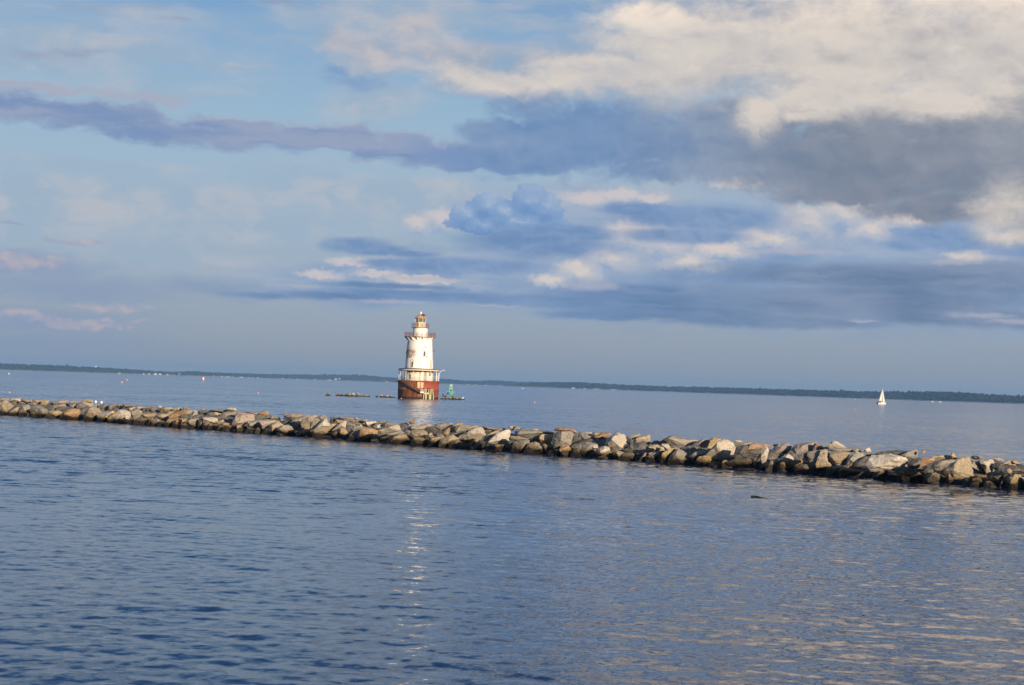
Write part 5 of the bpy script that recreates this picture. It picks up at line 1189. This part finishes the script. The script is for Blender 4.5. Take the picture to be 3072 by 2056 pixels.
# stones carrying the breakwater on, just outside the frame
# ------------------------------------------------------------------ rocks awash beside the lighthouse
AWASH = {(960, 1165, 9.7625): """g!peaked lone| 19,20 24,12 27,10 30,13 33,20
d 14,20 19,18 22,20 18,21
d 45,21 50,17 55,17 60,20 58,22
g 58,21 63,17 68,16 71,19 64,22
d 72,21 75,16 79,17 82,22
y 79,20 84,15 90,15 92,20 86,22
w 91,20 94,14 99,13 102,18 98,23
p 105,17 107,13 112,14 118,18 122,21 112,21
d 101,22 108,19 116,21 124,23 104,24
p 124,23 128,20 136,19 143,22 140,24
d 140,23 144,21 148,24 142,25
d 161,25 164,22 169,22 171,25
w 174,25 176,19 180,17 184,20 186,25
d 184,25 188,23 193,24 196,26 188,27
p 191,24 195,19 200,20 203,25 196,26
p 202,24 205,20 210,20 215,25 208,26
d 206,27 212,25 219,26 220,28
d 44,21 96,21.5 148,24 149,26 96,24.5 44,23
d 172,24.5 196,25 221,27 222,28.5 196,27.5 172,26""",
(1320, 1140, 22.4): """p -2,124 2,117 7,119 8,126 -2,128
g 5,130 9,121 18,120 26,124 28,132 8,134
d 27,119 31,111 42,111 47,115 42,121 34,122
t 28,124 36,118 48,113 56,118 54,126 40,131 30,129
p 54,126 60,118 70,116 82,126 86,131 64,131
g 74,118 78,107 83,104 92,108 97,118 98,128 88,131 80,126
t 98,124 106,118 116,116 124,122 122,128 108,130 100,129
g 120,126 130,121 140,126 148,131 126,133
k 146,131 156,128 166,130 172,134 150,135
d 2,132 30,130 60,132 64,136 2,136
d 64,132 100,129 140,131 168,134 120,136 66,136"""}
aw = {(960, 1165, 9.7625): ['lone peaked rock, first in the awash reef left of the lighthouse', 'dark flat rock at the foot of the lone peaked rock'] +
  [f'{a} rock in the long awash row, {b2}' for a, b2 in (('dark flat', 'at its left end'), ('grey', 'next to the left end rock'), ('dark round', 'just left of the yellow one'), ('yellow', 'left of the white peaked one'), ('white peaked', 'in its middle'), ('long slanting pale', 'right of the white peaked one'), ('low dark', 'under the long slanting pale one'), ('pale flat', 'near its right end'), ('dark', 'at its very right end'))] +
  [f'{a} rock awash by the caisson, {b2}' for a, b2 in (('dark round', 'first of its short row'), ('white', 'tallest of its short row'), ('low dark', 'right of the white one'), ('pale', 'third of the bright ones from the caisson'.replace('third', 'second')), ('tan', 'nearest bright one to the caisson'), ('flat dark', 'nearest of all to the caisson'))] + ['thin black weedy ledge under the whole long awash row', 'thin black weedy ledge under the short row by the caisson'],
 (1320, 1140, 22.4): ['pale rock touching the right foot of the caisson', 'grey rock under the standing seabird right of the caisson', 'dark rock behind the seabird in the reef right of the caisson', 'tan rock in the reef right of the caisson, below the dark one', 'pale rock under the peaked brown rock, right reef', 'peaked grey brown rock, tallest of the reef right of the caisson', 'golden tan rock right of the peaked one in the right reef', 'grey low rock carrying the white gull in the right reef', 'last pinkish rock trailing off the right reef', 'black weedy ledge along the left half of the right reef', 'black weedy ledge along the right half of the right reef']}
for key, txt in AWASH.items():
    ox, oy, s = key; k = 10 / s if s < 20 else 10 / s
    for i_, line in enumerate(txt.split('\n')):
        seed += 1; colk = line[0]; body = line.split('|')[-1] if '|' in line else line[1:]
        poly = [(ox + float(a.split(',')[0]) * k, oy + float(a.split(',')[1]) * k) for a in body.split()]
        yb = max(q[1] for q in poly); cx = sum(q[0] for q in poly) / len(poly)
        yl = 1185.3 + (cx - 975) * (200.8 - 185.3) / 422 + 0.0
        origin = at_y(cx, yl, LD - 2.5)
        poly = [(a, b2 + (1.6 if b2 > yb - 1.2 else 0)) for a, b2 in poly]
        o, _, _ = make_rock(poly, colk, seed, origin=Vector((origin.x, origin.y, 0.3)), gran=2, mat='awash_rock')
        o.color = tuple(v * 0.78 for v in o.color[:3]) + (1,)
        tag(o, aw[key][i_], 'rock', 'rocks awash beside the lighthouse')
# seabirds
q = water_pt(1329, 1200); D = F / math.hypot(q.x, q.y)
bz = at_y(1329, 1191.6, math.hypot(q.x, q.y) + .4)
cormorant('seabird', bz, -1.9, 1.15, 'black cormorant standing upright on the rocks right of the lighthouse')
bz = at_y(1336, 1191.0, math.hypot(q.x, q.y) + 1.0); cormorant('seabird', bz, 0.2, 1.0, 'black cormorant crouching on the dark rock beside the standing one', True)
cormorant('seabird', lh_world(1.12, -4.33, 2.0), 2.6, 0.75, 'dark bird perched on the leftmost fender pile of the lighthouse', True)
cormorant('seabird', lh_world(2.1, -3.98, 2.0), 2.6, 0.75, 'dark bird perched on the middle fender pile of the lighthouse', True)
q = at_y(1388, 1197.2, math.hypot(*water_pt(1388, 1201.5).xy)); e = empty('gull', q); tag(e, 'white gull resting at the right end of the lighthouse reef', 'bird')
mb = MB(); mb.lathe([(0.02, 0), (.14, .05), (.17, .15), (.10, .26), (.02, .3)], 14); mb.build('body', 'white_plain', e)
mb = MB(); mb.lathe([(.02, .22), (.08, .27), (.09, .34), (.03, .41)], 12, centre=(.14, -.02)); mb.build('head', 'white_plain', e)

# scraps caught between the stones
def scrap(px, py, w_, h_, mat, label, name, lift=0.25):
    P = on_slope(px, py); dist = (P - CAM).dot(fwd); vd = Vector((P.x, P.y, 0)).normalized(); P = P - vd * lift; k = dist / F
    mb = MB(); n = 9
    for i in range(2):
        pts = [Vector((w_ * k * .5 * math.cos(6.28 * j / n) * (1 + .2 * math.sin(3.1 * j + i)), 0, h_ * k * .5 * math.sin(6.28 * j / n) * (1 + .25 * math.cos(2.3 * j)))) for j in range(n)]
        a = [q + Vector((0, -.03 - .05 * i, 0)) for q in pts]; b2 = [q + Vector((0, .03, 0)) for q in pts]
        mb.add(a + b2, [tuple(range(n)), tuple(range(2 * n - 1, n - 1, -1))] + [(j, n + j, n + (j + 1) % n, (j + 1) % n) for j in range(n)]); break
    o = mb.build(name, mat, None, P); tag(o, label, name.replace('_', ' ')); return o
scrap(339, 1236.5, 9, 6, 'yellow_plastic', 'yellow plastic scrap wedged left of the striped pale boulder, upper one', 'plastic_scrap')['group'] = 'yellow scraps'
scrap(321, 1251, 7, 4, 'yellow_plastic', 'small yellow plastic scrap low down left of the striped pale boulder', 'plastic_scrap')['group'] = 'yellow scraps'
scrap(1084, 1276, 9, 4, 'yellow_plastic', 'bright yellow scrap between the crest stones left of the white cube stone', 'plastic_scrap')['group'] = 'yellow scraps'
P = on_slope(382, 1252.5); P -= Vector((P.x, P.y, 0)).normalized() * 0.55
mb = MB(); mb.path([Vector((.085 * math.cos(t), 0, .062 * math.sin(t))) for t in np.linspace(0, 6.2832, 17)], .022, 6); o = mb.build('ring', 'white_plain', None, P); tag(o, 'white plastic ring lying on the striped pale boulder', 'ring')
P = on_slope(2770, 1366); k = (P - CAM).dot(fwd) / F; mb = MB()
mb.box((0, 0, .08), (7 * k, .10, 8 * k), tilt=.5); o = mb.build('plank_stub', 'orange_wood', None, P + Vector((0, 0, .06))); tag(o, 'orange broken plank end sticking up right of the green crest wedge', 'plank')
